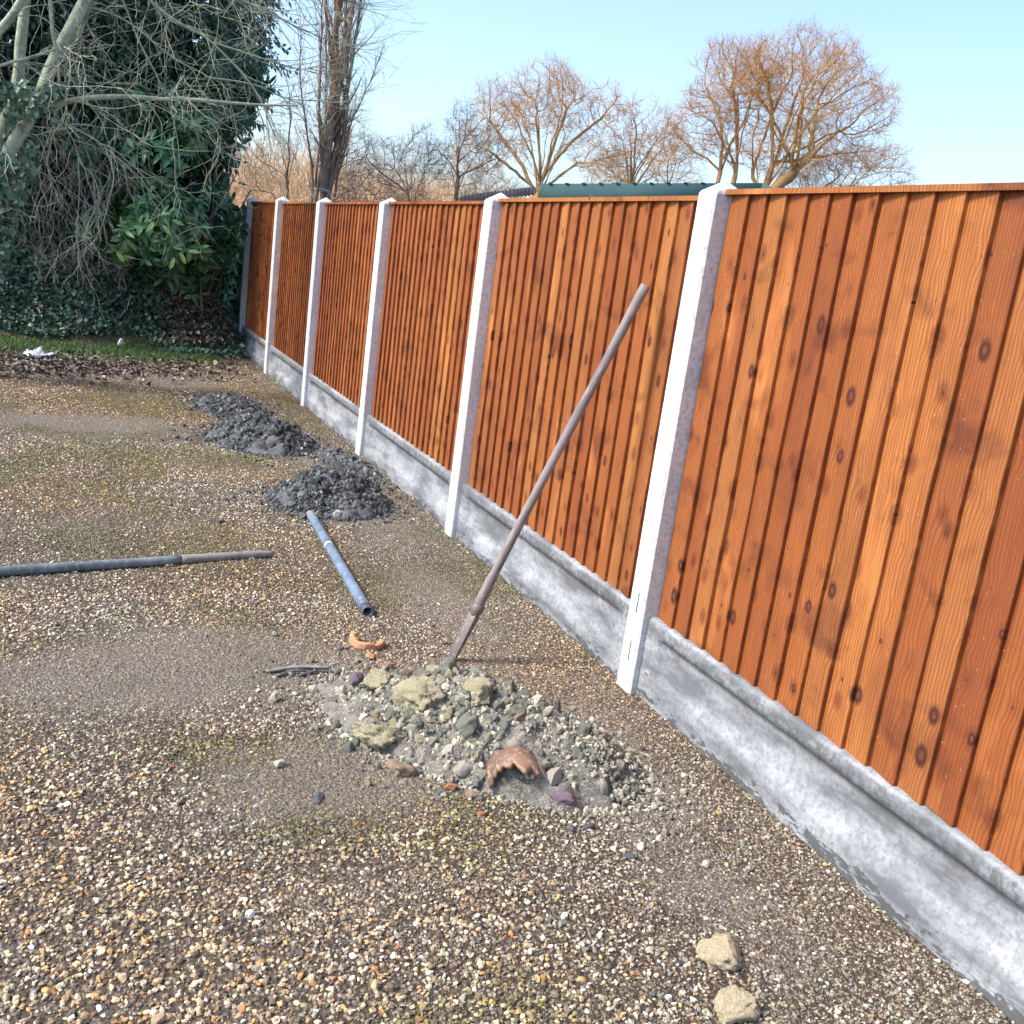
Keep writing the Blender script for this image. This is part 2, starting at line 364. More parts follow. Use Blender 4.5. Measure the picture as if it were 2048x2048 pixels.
# ------------------------------------------------------------------ ground
def mud(x, y):
    m_ = np.zeros_like(x)
    for cx, cy, a_, b_, s_ in ((.45, 3.25, .85, .42, 1), (1.25, 2.95, .55, .45, .9), (.75, 2.45, .5, .25, .7), (.25, 7.4, .9, .55, .7), (1.5, 2.6, .3, 1.2, .5), (.2, 4.95, .9, .25, .4), (.15, 9.6, 1.8, .5, .6), (1.5, 5.0, .3, 2.8, .45), (.9, 1.95, .5, .16, .35)):
        m_ = np.maximum(m_, s_*np.exp(-((x-cx)/a_)**2*1.4-((y-cy)/b_)**2*1.4))
    m_ = m_+.30*n2(x, y, 2.0, 41, 3); return np.clip(m_*1.3, 0, 1)
def axis(lo, hi, c0, c1, fine):
    a = list(np.arange(c0, c1, fine)); st = fine; x = c0
    left = []
    while x > lo: st *= 1.25; x -= st; left.append(x)
    x = a[-1]; st = fine; right = []
    while x < hi: st *= 1.25; x += st; right.append(x)
    return np.array(left[::-1]+a+right)
gx = axis(-500, 500, -3, 3.2, .05); gy = axis(-300, 900, .3, 15, .05)
GX, GY = np.meshgrid(gx, gy); nx, ny = len(gx), len(gy)
GZ = ground_z(GX.ravel(), GY.ravel())
i = np.arange((ny-1)*(nx-1)); r_, c_ = i//(nx-1), i % (nx-1); a_ = r_*nx+c_
tag(mesh_np('ground', np.stack([GX.ravel(), GY.ravel(), GZ], 1), np.stack([a_, a_+1, a_+nx+1, a_+nx], 1), M_ground, smooth=True, attr={'mud': ('POINT', mud(GX.ravel(), GY.ravel()))}), kind='structure')

# ------------------------------------------------------------------ fence
DX, SP, Y6 = 1.8556, 1.93, 2.938
posty = {k: Y6+(6-k)*SP for k in range(1, 9)}
# 1 = the farthest
fence = empty('garden_fence', (DX, posty[6], 0), 'long brown featheredge fence with white concrete posts and concrete gravel boards', 'fence')
FO = np.array([DX, posty[6], 0])
def post_mesh(seed):
    bm = bmesh.new(); c = .009; w_ = .10; t = .135
    prof = [(c, 0), (w_-c, 0), (w_, c), (w_, t-c), (w_-c, t), (c, t), (0, t-c), (0, c)]  # (y, x)
    zs = [-.3, .0, .25, .5, .8, 1.1, 1.4, 1.735]
    rg = np.random.default_rng(seed); rings = []
    for z in zs:
        rings.append([bm.verts.new((x+rg.normal(0, .0006), -y+rg.normal(0, .0006), z)) for y, x in prof])
    rings.append([bm.verts.new((.5*t+(x-.5*t)*.9, -(.5*w_+(y-.5*w_)*.93), 1.744)) for y, x in prof])
    for a, b in zip(rings[:-1], rings[1:]):
        for k in range(8): bm.faces.new([a[k], a[(k+1) % 8], b[(k+1) % 8], b[k]])
    top = bm.verts.new((t/2, -w_/2, 1.784))
    for k in range(8): bm.faces.new([rings[-1][k], rings[-1][(k+1) % 8], top])
    bmesh.ops.recalc_face_normals(bm, faces=bm.faces)
    return bm
dzc = {1: -.012, 2: -.024, 3: -.028, 4: -.028, 5: -.018, 6: 0}
dzp = {1: .02, 2: .01, 3: -.012, 4: -.024, 5: -.012, 6: .006, 7: 0}
for k in range(1, 8):
    o = bm_obj('fence_post', post_mesh(k), M_post, fence); o.location = (0, posty[k]-FO[1], dzp[k]); o.rotation_euler = (random.gauss(0, .003), random.gauss(0, .003), 0)
    # cast lifting slots near the foot of the post
    if k >= 4:
        for zz in (.12, .30):
            bm = bmesh.new(); box(bm, (-.0012, -.062, zz), (.004, -.058, zz+.075)); s_ = bm_obj('cast_slot', bm, M_slate, o)

# concrete gravel boards
def gravel_board(y_far, y_near, seed):
    L = y_far-y_near; nu, th = 97, .05
    # profile param along the front: (s, z, depth) depth = how far back from the front plane
    zs = np.array([-.06, .0, .03, .06, .088, .10, .112, .13, .16, .19, .22, .240, .247, .254, .27, .285, .295, .302, .305, .305, .302])
    xs = np.array([0, 0, .0, .0, .001, .008, .017, .022, .025, .026, .025, .023, .012, .002, .0, .0, .002, .006, .014, .040, .05])
    u = np.linspace(0, 1, nu); U, K = np.meshgrid(u, np.arange(len(zs)), indexing='ij')
    yy = y_far-U*L; Z = zs[K].copy(); X = xs[K].copy()
    # recess fades to flat near both ends
    e = np.minimum(U*L, (1-U)*L); f = np.clip((e-.085)/.028, 0, 1)
    face = (zs[K] < .29) & (zs[K] > .05)
    X = np.where(face, X*f, X)
    P = np.stack([np.zeros_like(yy).ravel(), yy.ravel()*1., Z.ravel()], 1)
    X = X-.0016*fbm(P*9, seed, 3).reshape(X.shape)-.0008*fbm(P*60, seed+5, 2).reshape(X.shape)
    lip = (zs[K] > .29)
    rough = vnoise(np.stack([yy.ravel()*16, yy.ravel()*0, yy.ravel()*0+seed], 1), seed).reshape(X.shape)
    r2 = vnoise(np.stack([yy.ravel()*55, yy.ravel()*0, yy.ravel()*0+seed], 1), seed+1).reshape(X.shape)
    Z = Z+lip*(.0010*rough+.0012*r2); X = X+lip*(K < 19)*(.0008*rough+.0014*r2)
    V = np.stack([X.ravel(), yy.ravel(), Z.ravel()], 1); n = len(zs)
    i = np.arange((nu-1)*(n-1)); r_, c_ = i//(n-1), i % (n-1); a = r_*n+c_
    F = np.stack([a, a+n, a+n+1, a+1], 1)
    # back and ends
    b = len(V); Vb = []
    for yv in (y_far, y_near):
        Vb += [(th, yv, -.06), (th, yv, .302)]
    V = np.concatenate([V, np.array(Vb)]); F2 = [np.array([[b, b+1, b+3, b+2]])]
    return V, [F]+F2+[np.array([list(range(0, n))+[b]]) if True else None, np.array([[b+2]+list(range((nu-1)*n+n-1, (nu-1)*n-1, -1))])]
for k in range(1, 7):
    yf, yn = posty[k]-.10-.002, posty[k+1]+.002
    V, F = gravel_board(yf, yn, 40+k)
    o = mesh_np('gravel_board', V-np.array([0, yf, 0]), F, M_gb, fence)
    me = o.data; me.polygons.foreach_set('use_smooth', np.ones(len(me.polygons), bool)); 
    o.location = (.030, yf-FO[1], .004)
    if k == 6:
        bm = bmesh.new(); box(bm, (-.0015, -.062, .095), (.002, -.030, .118))
        for q in range(3): box(bm, (-.0025, -.056+q*.008, .099), (.001, -.053+q*.008, .113))
        for i_, f in enumerate(bm.faces): f.material_index = int(i_ >= 6)
        st_ = bm_obj('sticker', bm, [M_stoneP, M_slate], o); st_['label'] = 'small white sticker with dark bars near the post'

# timber panels
def board_mesh(seed):
    rg = np.random.default_rng(seed); W, T, H = .112, .021, 1.437
    prof = [(0, .0), (0, -.0035), (W-.0025, -T), (W, -T+.002), (W, .0)]   # (toward near, -x proud)
    zs = np.linspace(0, 1, 7); V = []
    bow = rg.normal(0, .0012, 7); bx = rg.normal(0, .0007, 7)
    for k, z in enumerate(zs):
        for y, x in prof: V.append((x+bx[k], -(y+bow[k]), z*H))
    n = len(prof); F4 = []
    for k in range(6):
        for j in range(n): F4.append([k*n+j, k*n+(j+1) % n, (k+1)*n+(j+1) % n, (k+1)*n+j])
    me = bpy.data.meshes.new('board'); me.from_pydata(V, [], F4+[list(range(n))[::-1], [6*n+j for j in range(n)]]); me.materials.append(M_wood)
    bm = bmesh.new(); bm.from_mesh(me); bmesh.ops.recalc_face_normals(bm, faces=bm.faces); bm.to_mesh(me); bm.free()
    return me
bmesh_var = [board_mesh(s) for s in range(6)]
def cap_mesh(L):
    bm = bmesh.new(); box(bm, (-.004, -L, 0), (.038, 0, .016)); bmesh.ops.bevel(bm, geom=bm.edges[:], offset=.002, segments=1)
    me = bpy.data.meshes.new('capping_rail'); bm.to_mesh(me); bm.free(); me.materials.append(M_wood); return me
def frame_mesh(L):
    """ladder frame at the back of a panel, one connected piece"""
    bm = bmesh.new(); ys_ = [0, -.04, -L+.04, -L]; zs_ = [.02, .07, .62, .665, 1.36, 1.405]; g = {}
    for i_, y in enumerate(ys_):
        for j, z in enumerate(zs_):
            for k, x in enumerate((0, .03)): g[i_, j, k] = bm.verts.new((x, y, z))
    solid = {(i_, j) for i_ in range(3) for j in range(5) if i_ != 1 or j in (0, 2, 4)}
    for (i_, j) in solid:
        q = [(i_, j), (i_+1, j), (i_+1, j+1), (i_, j+1)]
        for k in (0, 1): bm.faces.new([g[a_, b_, k] for a_, b_ in (q if k else q[::-1])])
        for e_, (di, dj) in zip(((0, 1), (1, 2), (2, 3), (3, 0)), ((0, -1), (1, 0), (0, 1), (-1, 0))):
            if (i_+di, j+dj) not in solid:
                A_, B_ = q[e_[0]], q[e_[1]]; bm.faces.new([g[A_[0], A_[1], 0], g[B_[0], B_[1], 0], g[B_[0], B_[1], 1], g[A_[0], A_[1], 1]])
    bmesh.ops.recalc_face_normals(bm, faces=bm.faces)
    me = bpy.data.meshes.new('panel_frame'); bm.to_mesh(me); bm.free(); me.materials.append(M_wood); return me
LP = SP-.10-.006
capm, framem = cap_mesh(LP), frame_mesh(LP)
NB = 19
for k in range(1, 7):
    yf = posty[k]-.10-.003
    p = link('fence_panel', framem, fence); p.location = (.068, yf-FO[1], .3105)
    pitch = (LP)/NB
    for j in range(NB):
        o = link('board', bmesh_var[(j*5+k*3) % 6], p)
        o.location = (-.0015+random.gauss(0, .0006), -j*pitch+random.gauss(0, .002)-.0005, random.gauss(-.002, .002))
        fz = (1.437+dzc[k])/1.437; o.scale = (1, .8 if j == NB-1 else 1, fz)
        o.rotation_euler = (random.gauss(0, .0012), 0, 0)
    c = link('capping_rail', capm, p); c.location = (-.026, 0, 1.430+dzc[k])

# ------------------------------------------------------------------ sheds beyond the fence
# green flat roofed shed and dark roof beyond the fence
sh = empty('flat_roofed_shed', (5.66, 12.8, 0), 'low shed with a blue green painted roof edge, just beyond the fence', 'shed')
A = np.array([5.66, 12.8]); B = np.array([8.24, 11.32]); dv = (B-A)/np.linalg.norm(B-A); nv = np.array([dv[1], -dv[0]]); nv = -nv if nv@A < 0 else nv
def shed_box(name, s0, s1, d0, d1, z0a, z0b, z1a, z1b, mat, par):
    """slab along the shed edge, s in metres, z given at both ends"""
    V = []
    for s_, za, zb in ((s0, z0a, z1a), (s1, z0b, z1b)):
        for d_ in (d0, d1):
            q = dv*s_+nv*d_
            V += [(q[0], q[1], za), (q[0], q[1], zb)]
    F = [[0, 1, 3, 2], [4, 6, 7, 5], [0, 4, 5, 1], [2, 3, 7, 6], [1, 5, 7, 3], [0, 2, 6, 4]]
    return mesh_np(name, np.array(V), np.array(F), mat, par)
Ls = float(np.linalg.norm(B-A))
shed_box('fascia', 0, Ls-.12, 0, .03, 2.22, 2.42, 2.515, 2.87, M_felt, sh)
shed_box('fascia', Ls-.118, Ls+.22, .0, .03, 2.42, 2.5, 2.87, 2.77, M_felt, sh)['label'] = 'sloping end piece of the roof edge'
shed_box('roof', 0.02, Ls-.14, .034, 2.6, 2.40, 2.68, 2.505, 2.86, M_felt, sh)
shed_box('wall', .1, Ls-.1, .08, 2.5, -.05, -.05, 2.38, 2.6, M_house, sh)
for q in range(14):
    s_ = q*.22+.1; zt = 2.515+(2.87-2.515)*s_/(Ls-.12)
    if s_ < Ls-.5: shed_box('roof_clip', s_, s_+.05, -.01, .04, zt+.001, zt+.001, zt+.012, zt+.012, M_felt, sh)
lt = empty('lean_to_roof', (4.94, 13.1, 0), 'dark corrugated lean-to roof sloping down left of the green shed', 'roof')
P0, P1 = np.array([4.70, 13.2]), np.array([5.60, 12.84]); d2 = P1-P0; n_ = np.array([-d2[1], d2[0]]); n_ = n_/np.linalg.norm(n_); n_ = -n_ if n_@P0 < 0 else n_
V = []; nseg = 66
for i_ in range(nseg+1):
    t = i_/nseg; q = P0+d2*t; zz = 2.20+.26*t**.85+.012*math.sin(i_*1.9)
    for d_, dz in ((0, -.10), (0, 0), (1.8, .12), (1.8, .02)):
        V.append((*(q+n_*d_-np.array([4.94, 13.1])), zz+dz))
F = [];
for i_ in range(nseg):
    for j in range(3): F.append([i_*4+j, i_*4+j+1, i_*4+j+5, i_*4+j+4])
mesh_np('roof_sheet', np.array(V), np.array(F), M_tile, lt)
bm = bmesh.new(); box(bm, (-.22, .15, -.05), (-.16, .21, 2.1)); box(bm, (.6, -.15, -.05), (.66, -.09, 2.3)); bm_obj('post', bm, M_black, lt)
# crumpled clear sheet on the shed
g = np.linspace(0, 1, 18); U, W_ = np.meshgrid(g, np.linspace(0, 1, 5)); q = A[None]+dv*(.66+U.ravel()[:, None]*.55)-nv*(.06+W_.ravel()[:, None]*.08)
zz = 2.36+.055*(1-U.ravel())*W_.ravel()*1.6+.02*vnoise(np.stack([U.ravel()*9, W_.ravel()*4, U.ravel()*0], 1), 4)+U.ravel()*.05
i = np.arange(4*17); r_, c_ = i//17, i % 17; a = r_*18+c_
tag(mesh_np('polythene_sheet', np.stack([q[:, 0], q[:, 1], zz], 1), np.stack([a, a+1, a+19, a+18], 1), M_plastic, smooth=True), 'crumpled pale polythene sheet hooked on the green shed roof edge', 'plastic sheet')
# floodlight over the fourth post
fl = empty('floodlight', (5.56, 19.2, 0), 'small square black floodlight on a pole, seen just above the fence', 'floodlight')
bm = bmesh.new(); box(bm, (-.02, -.02, -.1), (.02, .02, 2.12)); bm_obj('pole', bm, M_black, fl)
bm = bmesh.new()
for lo, hi in (((-.13, -.03, 2.10), (-.11, .03, 2.24)), ((.11, -.03, 2.10), (.13, .03, 2.24)), ((-.11, -.03, 2.10), (.11, .03, 2.118)), ((-.11, -.03, 2.222), (.11, .03, 2.24))): box(bm, lo, hi)
bm_obj('frame', bm, M_black, fl)
bm = bmesh.new(); box(bm, (-.109, .0, 2.119), (.109, .01, 2.221)); bm_obj('lamp_glass', bm, M_plastic, fl)

# ------------------------------------------------------------------ trees
def sample_ell(ells, n, rg, shell=.0):
    out = []; vol = np.array([e[3]*e[4]*e[5] for e in ells]); cnt = rg.multinomial(n, vol/vol.sum())
    for e, c in zip(ells, cnt):
        d = unit(rg.normal(size=(c, 3))); r = rg.uniform(shell, 1, c)**(1/2.6)
        out.append(np.array(e[:3])+d*r[:, None]*np.array(e[3:6]))
    return np.concatenate(out)
def colonize(att, nodes, par, step, infl, kill, iters, up=.0, seed=0, wob=.12):
    rg = np.random.default_rng(seed)
    nodes = [np.array(n, float) for n in nodes]; par = list(par)
    A_ = att.copy(); best = np.full(len(A_), 1e9); bi = np.zeros(len(A_), int); new = list(range(len(nodes)))
    for it in range(iters):
        if len(new) and len(A_):
            NN = np.array([nodes[k] for k in new]); d = np.linalg.norm(A_[:, None]-NN[None], axis=2)
            j = d.argmin(1); dm = d[np.arange(len(A_)), j]; u = dm < best
            best[u] = dm[u]; bi[u] = np.array(new)[j[u]]
        keep = best > kill; A_, best, bi = A_[keep], best[keep], bi[keep]
        act = best < infl
        if not act.any(): break
        ids = np.unique(bi[act]); arr = np.array(nodes); new = []
        dirs = unit(A_-arr[bi])
        for k in ids:
            v = dirs[act & (bi == k)].sum(0)+rg.normal(0, wob, 3); v[2] += up
            v = v/(np.linalg.norm(v)+1e-9); q = nodes[k]+v*step
            nodes.append(q); par.append(k); new.append(len(nodes)-1)
        if len(nodes) > 12000: break
    return np.array(nodes), np.array(par)
def pipe_radii(par, tip, p=2.2):
    n = len(par); a = np.zeros(n); ch = np.zeros(n, int)
    for k in range(n-1, 0, -1):
        if ch[k] == 0: a[k] = tip**p
        if par[k] >= 0: a[par[k]] += a[k]; ch[par[k]] += 1
    return np.maximum(a, tip**p)**(1/p), ch
def add_twigs(P, D, per, seglen, nseg, r, rg, up=.25, spread=.7):
    n = len(P)*per; p = np.repeat(P, per, 0); d = unit(np.repeat(D, per, 0)+rg.normal(0, spread, (n, 3))+np.array([0, 0, up])); out = []
    sub = []
    R = np.full(n, r)
    for s in range(nseg):
        L = seglen*rg.uniform(.6, 1.3, n); d2 = unit(d+rg.normal(0, .28, (n, 3))+np.array([0, 0, up*.25])); q = p+d2*L[:, None]
        out.append((p, q, d, d2, R, R*.72)); sub.append((q, d2)); p, d, R = q, d2, R*.72
    return out, sub
def build_tree(name, label, base, ells, trunk, natt, seed, fan=(5.8, 7.6, 14), step=.22, infl=1.15, kill=.33, tip=.0105, up=.15, twig=(3, .22, 3), bark=None, twm=None, cat='tree', group=None, rmax=None, wob=.14):
    rg = np.random.default_rng(seed); bark = bark or M_bark; twm = twm or M_twig
    base = np.array([base[0], base[1], 0.]); nodes = []; par = []
    for line in trunk:    # list of polylines (x,y,z), first starts at base; (parent index of first point)
        pi, pts = line
        if pi == -2: zst, pts = pts; pi = int(np.argmin([abs(q[2]-zst) for q in nodes]))
        last = pi
        for q in pts:
            q = np.array(q, float)
            if last >= 0:
                k = max(1, int(np.linalg.norm(q-nodes[last])/(step*1.6))); a0 = nodes[last].copy()
                for t in range(1, k+1):
                    nodes.append(a0+(q-a0)*t/k+(rg.normal(0, .035, 3) if t < k else 0)); par.append(last); last = len(nodes)-1
            else: nodes.append(q); par.append(-1); last = len(nodes)-1
    # limbs fan out of the bole towards points spread over the crown
    z0, z1, nf = fan; zs_ = [i_ for i_, q in enumerate(nodes) if z0 <= q[2] <= z1]
    tg_ = sample_ell(ells, nf*6, rg, .55); tg_ = tg_[tg_[:, 2] > z0+.5]
    pick = [0]
    while len(pick) < min(nf, len(tg_)):       # far apart from each other
        dmin = np.min(np.linalg.norm(tg_[:, None]-tg_[pick][None], axis=2), 1); pick.append(int(dmin.argmax()))
    for t_ in tg_[pick]:
        st0 = zs_[int(rg.integers(len(zs_)))]; f0 = nodes[st0].copy(); vv_ = t_-f0; last = st0; tend = rg.uniform(.5, .8); k = max(4, int(np.linalg.norm(vv_)*tend/(step*1.4)))
        if vv_[2] < .2: continue
        gn = np.cumsum(rg.normal(0, .035, (k, 3)), 0)
        for t in range(1, k+1):
            u_ = t/k*tend; q = f0+np.array([vv_[0]*u_**1.18, vv_[1]*u_**1.18, vv_[2]*u_**.9])+gn[t-1]
            nodes.append(q); par.append(last); last = len(nodes)-1
    # colonise only from the upper part
    natt = int(natt*1.35)
    att = sample_ell(ells, int(natt*1.5), rg); att = att[fbm(att*.9+seed, seed, 3) > -.14]; att = att+.35*np.stack([vnoise(att*.9+k*5, seed+k) for k in range(3)], 1)
    nd, pr = colonize(att, nodes, par, step, infl, kill, 90, up, seed, wob)
    # gnarl
    nd[len(nodes):] += .06*np.stack([vnoise(nd[len(nodes):]*1.3+k*9, seed+k) for k in range(3)], 1)
    rad, ch = pipe_radii(pr, tip, 2.05)
    if rmax: rad = np.where(rad > .05, .05+(rad-.05)*(rmax-.05)/max(rad.max()-.05, .001), rad)
    e = np.arange(1, len(nd)); e = e[pr[e] >= 0]
    D = np.zeros_like(nd); D[e] = unit(nd[e]-nd[pr[e]]); D[0] = (0, 0, 1)
    r1 = rad[e]; rp = np.minimum(rad[pr[e]], r1*1.35)
    root = empty(name, (base[0], base[1], 0), label, cat, group)
    off = base
    big = r1 > .03
    for nm, msk, kk, mt in (('trunk', big, 7, bark), ('branches', ~big, 3, bark)):
        if not msk.any(): continue
        ee = e[msk]; V, F = tubes(nd[pr[ee]]-off, nd[ee]-off, np.where((rad[pr[ee]] < r1[msk]*1.6)[:, None], D[pr[ee]], D[ee]), D[ee], rp[msk], r1[msk], kk)
        tag(mesh_np(nm, V, F, mt, root, smooth=kk > 4), kind='stuff' if kk == 3 else None)
    tp = e[r1 < tip*2.6]
    tw, sub = add_twigs(nd[tp]-off, D[tp], twig[0], twig[1], twig[2], tip*.72, rg)
    q, d = sub[0]; tw2, _ = add_twigs(q, d, 1, twig[1]*.8, 2, tip*.6, rg, .15, .9)
    tw += tw2
    V, F = tubes(*[np.concatenate([t[k] for t in tw]) for k in range(6)], 3)
    o = mesh_np('twigs', V, F, twm, root); o['kind'] = 'stuff'
    return root
vd = unit(np.array([31., 42.5, 0])); rt = np.array([vd[1], -vd[0], 0])    # view direction there and its right
def loc(b, r, d, z): q = np.array([b[0], b[1], 0.])+rt*r+vd*d; return (q[0], q[1], z)
def E_(b, r, d, z, ra, rd, rz): return (*loc(b, r, d, z), ra, (ra+rd)/2, rz)
def trk(b, *pts): return [loc(b, *q) for q in pts]
G1 = 'bare winter trees beyond the fence'
# the big oak
b = (30.6, 42.1)
build_tree('oak_tree', 'largest sunlit bare oak with golden trunks, right of the concrete post', b,
    [E_(b, .5, 0, 11.0, 3.3, 3.2, 2.9), E_(b, 3.0, 0, 10.4, 2.2, 2.4, 2.3), E_(b, -1.3, 0, 10.2, 1.7, 2, 2.9), E_(b, .8, 0, 8.4, 2.8, 2.4, 1.5), E_(b, 3.3, .3, 8.6, 1.7, 1.8, 1.3)],
    [(-1, trk(b, (-.5, 0, -.1), (-.4, 0, 3), (-.3, 0, 6.2), (-.1, 0, 7.4), (.35, 0, 9.0), (.7, 0, 10.6))), (-2, (6.3, trk(b, (-.9, .3, 7.0), (-1.2, .3, 8.6), (-1.1, .2, 10.4)))), (-2, (6.0, trk(b, (.3, -.2, 6.6), (1.5, -.1, 8.0), (2.6, 0, 9.4))))],
    5200, 21, fan=(5.8, 8.6, 20), rmax=.36, group=G1)
b = (28.9, 43.4)
build_tree('oak_tree', 'narrower bare tree with two dark stems, left of the largest oak', b,
    [E_(b, -1.0, 0, 10.6, 1.9, 2, 2.5), E_(b, .6, 0, 10.9, 1.4, 1.6, 2.3), E_(b, -1.5, 0, 8.8, 1.6, 1.6, 1.5)],
    [(-1, trk(b, (0, 0, -.1), (-.05, 0, 4), (-.35, 0, 6.6), (-.4, 0, 8.2), (-.9, 0, 10))), (-2, (4.5, trk(b, (.35, 0, 6.2), (.4, .1, 8.5), (.55, .1, 10.2))))],
    3000, 22, fan=(6.4, 8.8, 13), rmax=.17, group=G1)
b = (20.9, 47.6)
build_tree('spreading_tree', 'broad bare tree with many spreading limbs, directly above the green shed roof', b,
    [E_(b, .2, 0, 9.3, 2.0, 2.2, 1.8), E_(b, -1.9, 0, 8.3, 1.9, 2, 2.0), E_(b, 2.3, 0, 8.2, 1.6, 1.8, 2.2), E_(b, -3.2, 0, 6.6, 1.5, 1.6, 1.5), E_(b, 3.0, 0, 6.4, 1.3, 1.6, 1.2)],
    [(-1, trk(b, (0, 0, -.1), (0, 0, 3), (.1, 0, 5.4), (.4, 0, 6.6)))],
    4400, 23, fan=(4.4, 6.4, 20), rmax=.24, group=G1)
b = (25.0, 45.6)
build_tree('bushy_tree', 'bushy bare tree with orange tips, between the broad tree and the oaks', b,
    [E_(b, -.5, 0, 8.5, 1.25, 1.4, 2.0), E_(b, .9, 0, 7.9, 1.2, 1.4, 1.8), E_(b, 0, 0, 6.6, 1.8, 1.6, 1.2)],
    [(-1, trk(b, (0, 0, -.1), (0, 0, 3), (0, 0, 5.3), (-.2, 0, 6.4)))],
    2600, 24, fan=(4.6, 6.2, 13), rmax=.16, group=G1)
b = (27.4, 46.0)
build_tree('thin_tree', 'small thin crooked bare tree in the gap beside the dark stemmed tree', b,
    [E_(b, -.2, 0, 7.4, 1.3, 1.3, 1.4), E_(b, .8, 0, 6.6, 1.1, 1.2, .9)], [(-1, trk(b, (-.3, 0, -.1), (-.3, 0, 5), (-.1, 0, 6.4)))], 700, 25, fan=(4.5, 6.2, 6), rmax=.10, group=G1, tip=.008)
b = (16.6, 47.2)
build_tree('thin_tree', 'grey feathery bare tree with one upright stem, left of the broad tree', b,
    [E_(b, 0, 0, 6.9, 1.1, 1.1, 1.8), E_(b, 1.2, 0, 6.2, 1.1, 1.1, 1.4), E_(b, -.9, 0, 5.6, 1.1, 1.1, 1.3)],
    [(-1, trk(b, (0, 0, -.1), (0, 0, 4.2), (-.1, 0, 6.0), (.1, 0, 7.6)))], 1700, 26, fan=(3.6, 6.4, 12), rmax=.11, group=G1, tip=.008, bark=M_barkd, twm=M_barkd)
b = (14.0, 48.0)
build_tree('thin_tree', 'low pale arching bare tree left of the feathery tree, over the fence', b,
    [E_(b, 0, 0, 5.0, 2.4, 1.5, 1.5), E_(b, 1.0, 0, 5.9, 1.3, 1.2, 1.3), E_(b, -1.8, 0, 4.2, 1.4, 1.2, 1.0)],
    [(-1, trk(b, (.6, 0, -.1), (.7, 0, 3.0), (.5, 0, 4.0)))], 1900, 27, fan=(2.4, 4, 14), rmax=.10, group=G1, tip=.0075, bark=M_barkd, twm=M_barkd)
b = (34.3, 43.0)
build_tree('spreading_tree', 'low golden bare crown spreading right of the largest oak, down to the fence top', b,
    [E_(b, .9, 0, 7.7, 2.3, 2, 1.4), E_(b, 3.0, 0, 7.7, 1.7, 1.6, 1.8), E_(b, -1, 0, 7.4, 1.5, 1.5, .9)],
    [(-1, trk(b, (-1.2, 0, -.1), (-1.1, 0, 5.4), (-.6, 0, 6.2)))], 2300, 28, fan=(4.6, 6.2, 14), rmax=.14, group=G1, tip=.008)
b = (9.1, 38.6)
build_tree('thin_tree', 'fine arching bare tree just right of the poplar', b,
    [E_(b, -.1, 0, 4.7, 1.3, 1.2, 1.6), E_(b, -.6, 0, 6.0, .7, .8, 1.7), E_(b, .8, 0, 3.8, 1.2, 1, .9)],
    [(-1, trk(b, (-.8, 0, -.1), (-.8, 0, 2.6), (-.6, 0, 4.4)))], 1400, 29, fan=(1.9, 4.2, 12), rmax=.08, group=G1, tip=.007, bark=M_barkd, twm=M_barkd)
b = (7.0, 39.4)
build_tree('thin_tree', 'thin dark bare tree just left of the poplar', b,
    [E_(b, 0, 0, 5.2, .7, .8, 2.3), E_(b, -1.0, 0, 3.4, 1.0, .8, .9)],
    [(-1, trk(b, (.25, 0, -.1), (.3, 0, 3.0), (.15, 0, 5.8)))], 1000, 30, fan=(2, 5, 9), rmax=.08, group=G1, tip=.007, bark=M_barkd, twm=M_barkd)
def bush_ball(nm, label, b, ells, n, seed, mat, group):
    return build_tree(nm, label, b, ells, [(-1, trk(b, (0, 0, -.1), (0, 0, 2.2)))], n, seed, fan=(.6, 2.1, 10), rmax=.06, tip=.008, bark=M_barkd, twm=mat, cat='bush', group=group, up=.05)
b = (11.0, 42.0); bush_ball('bare_bush', 'tangled dark bare bush low over the fence, right of the poplar foot', b, [E_(b, 0, 0, 3.2, 1.6, 1, 1.1), E_(b, 1.6, 0, 3.0, 1.3, 1, .9)], 1500, 31, M_barkd, G1)
b = (17.6, 45.0); bush_ball('bare_bush', 'dense grey bush beside the dark lean-to roof, under the feathery tree', b, [E_(b, 0, 0, 4.2, 1.5, 1, 1.1), E_(b, -1.4, 0, 3.8, 1.2, 1, .9)], 1700, 32, M_barkd, G1)

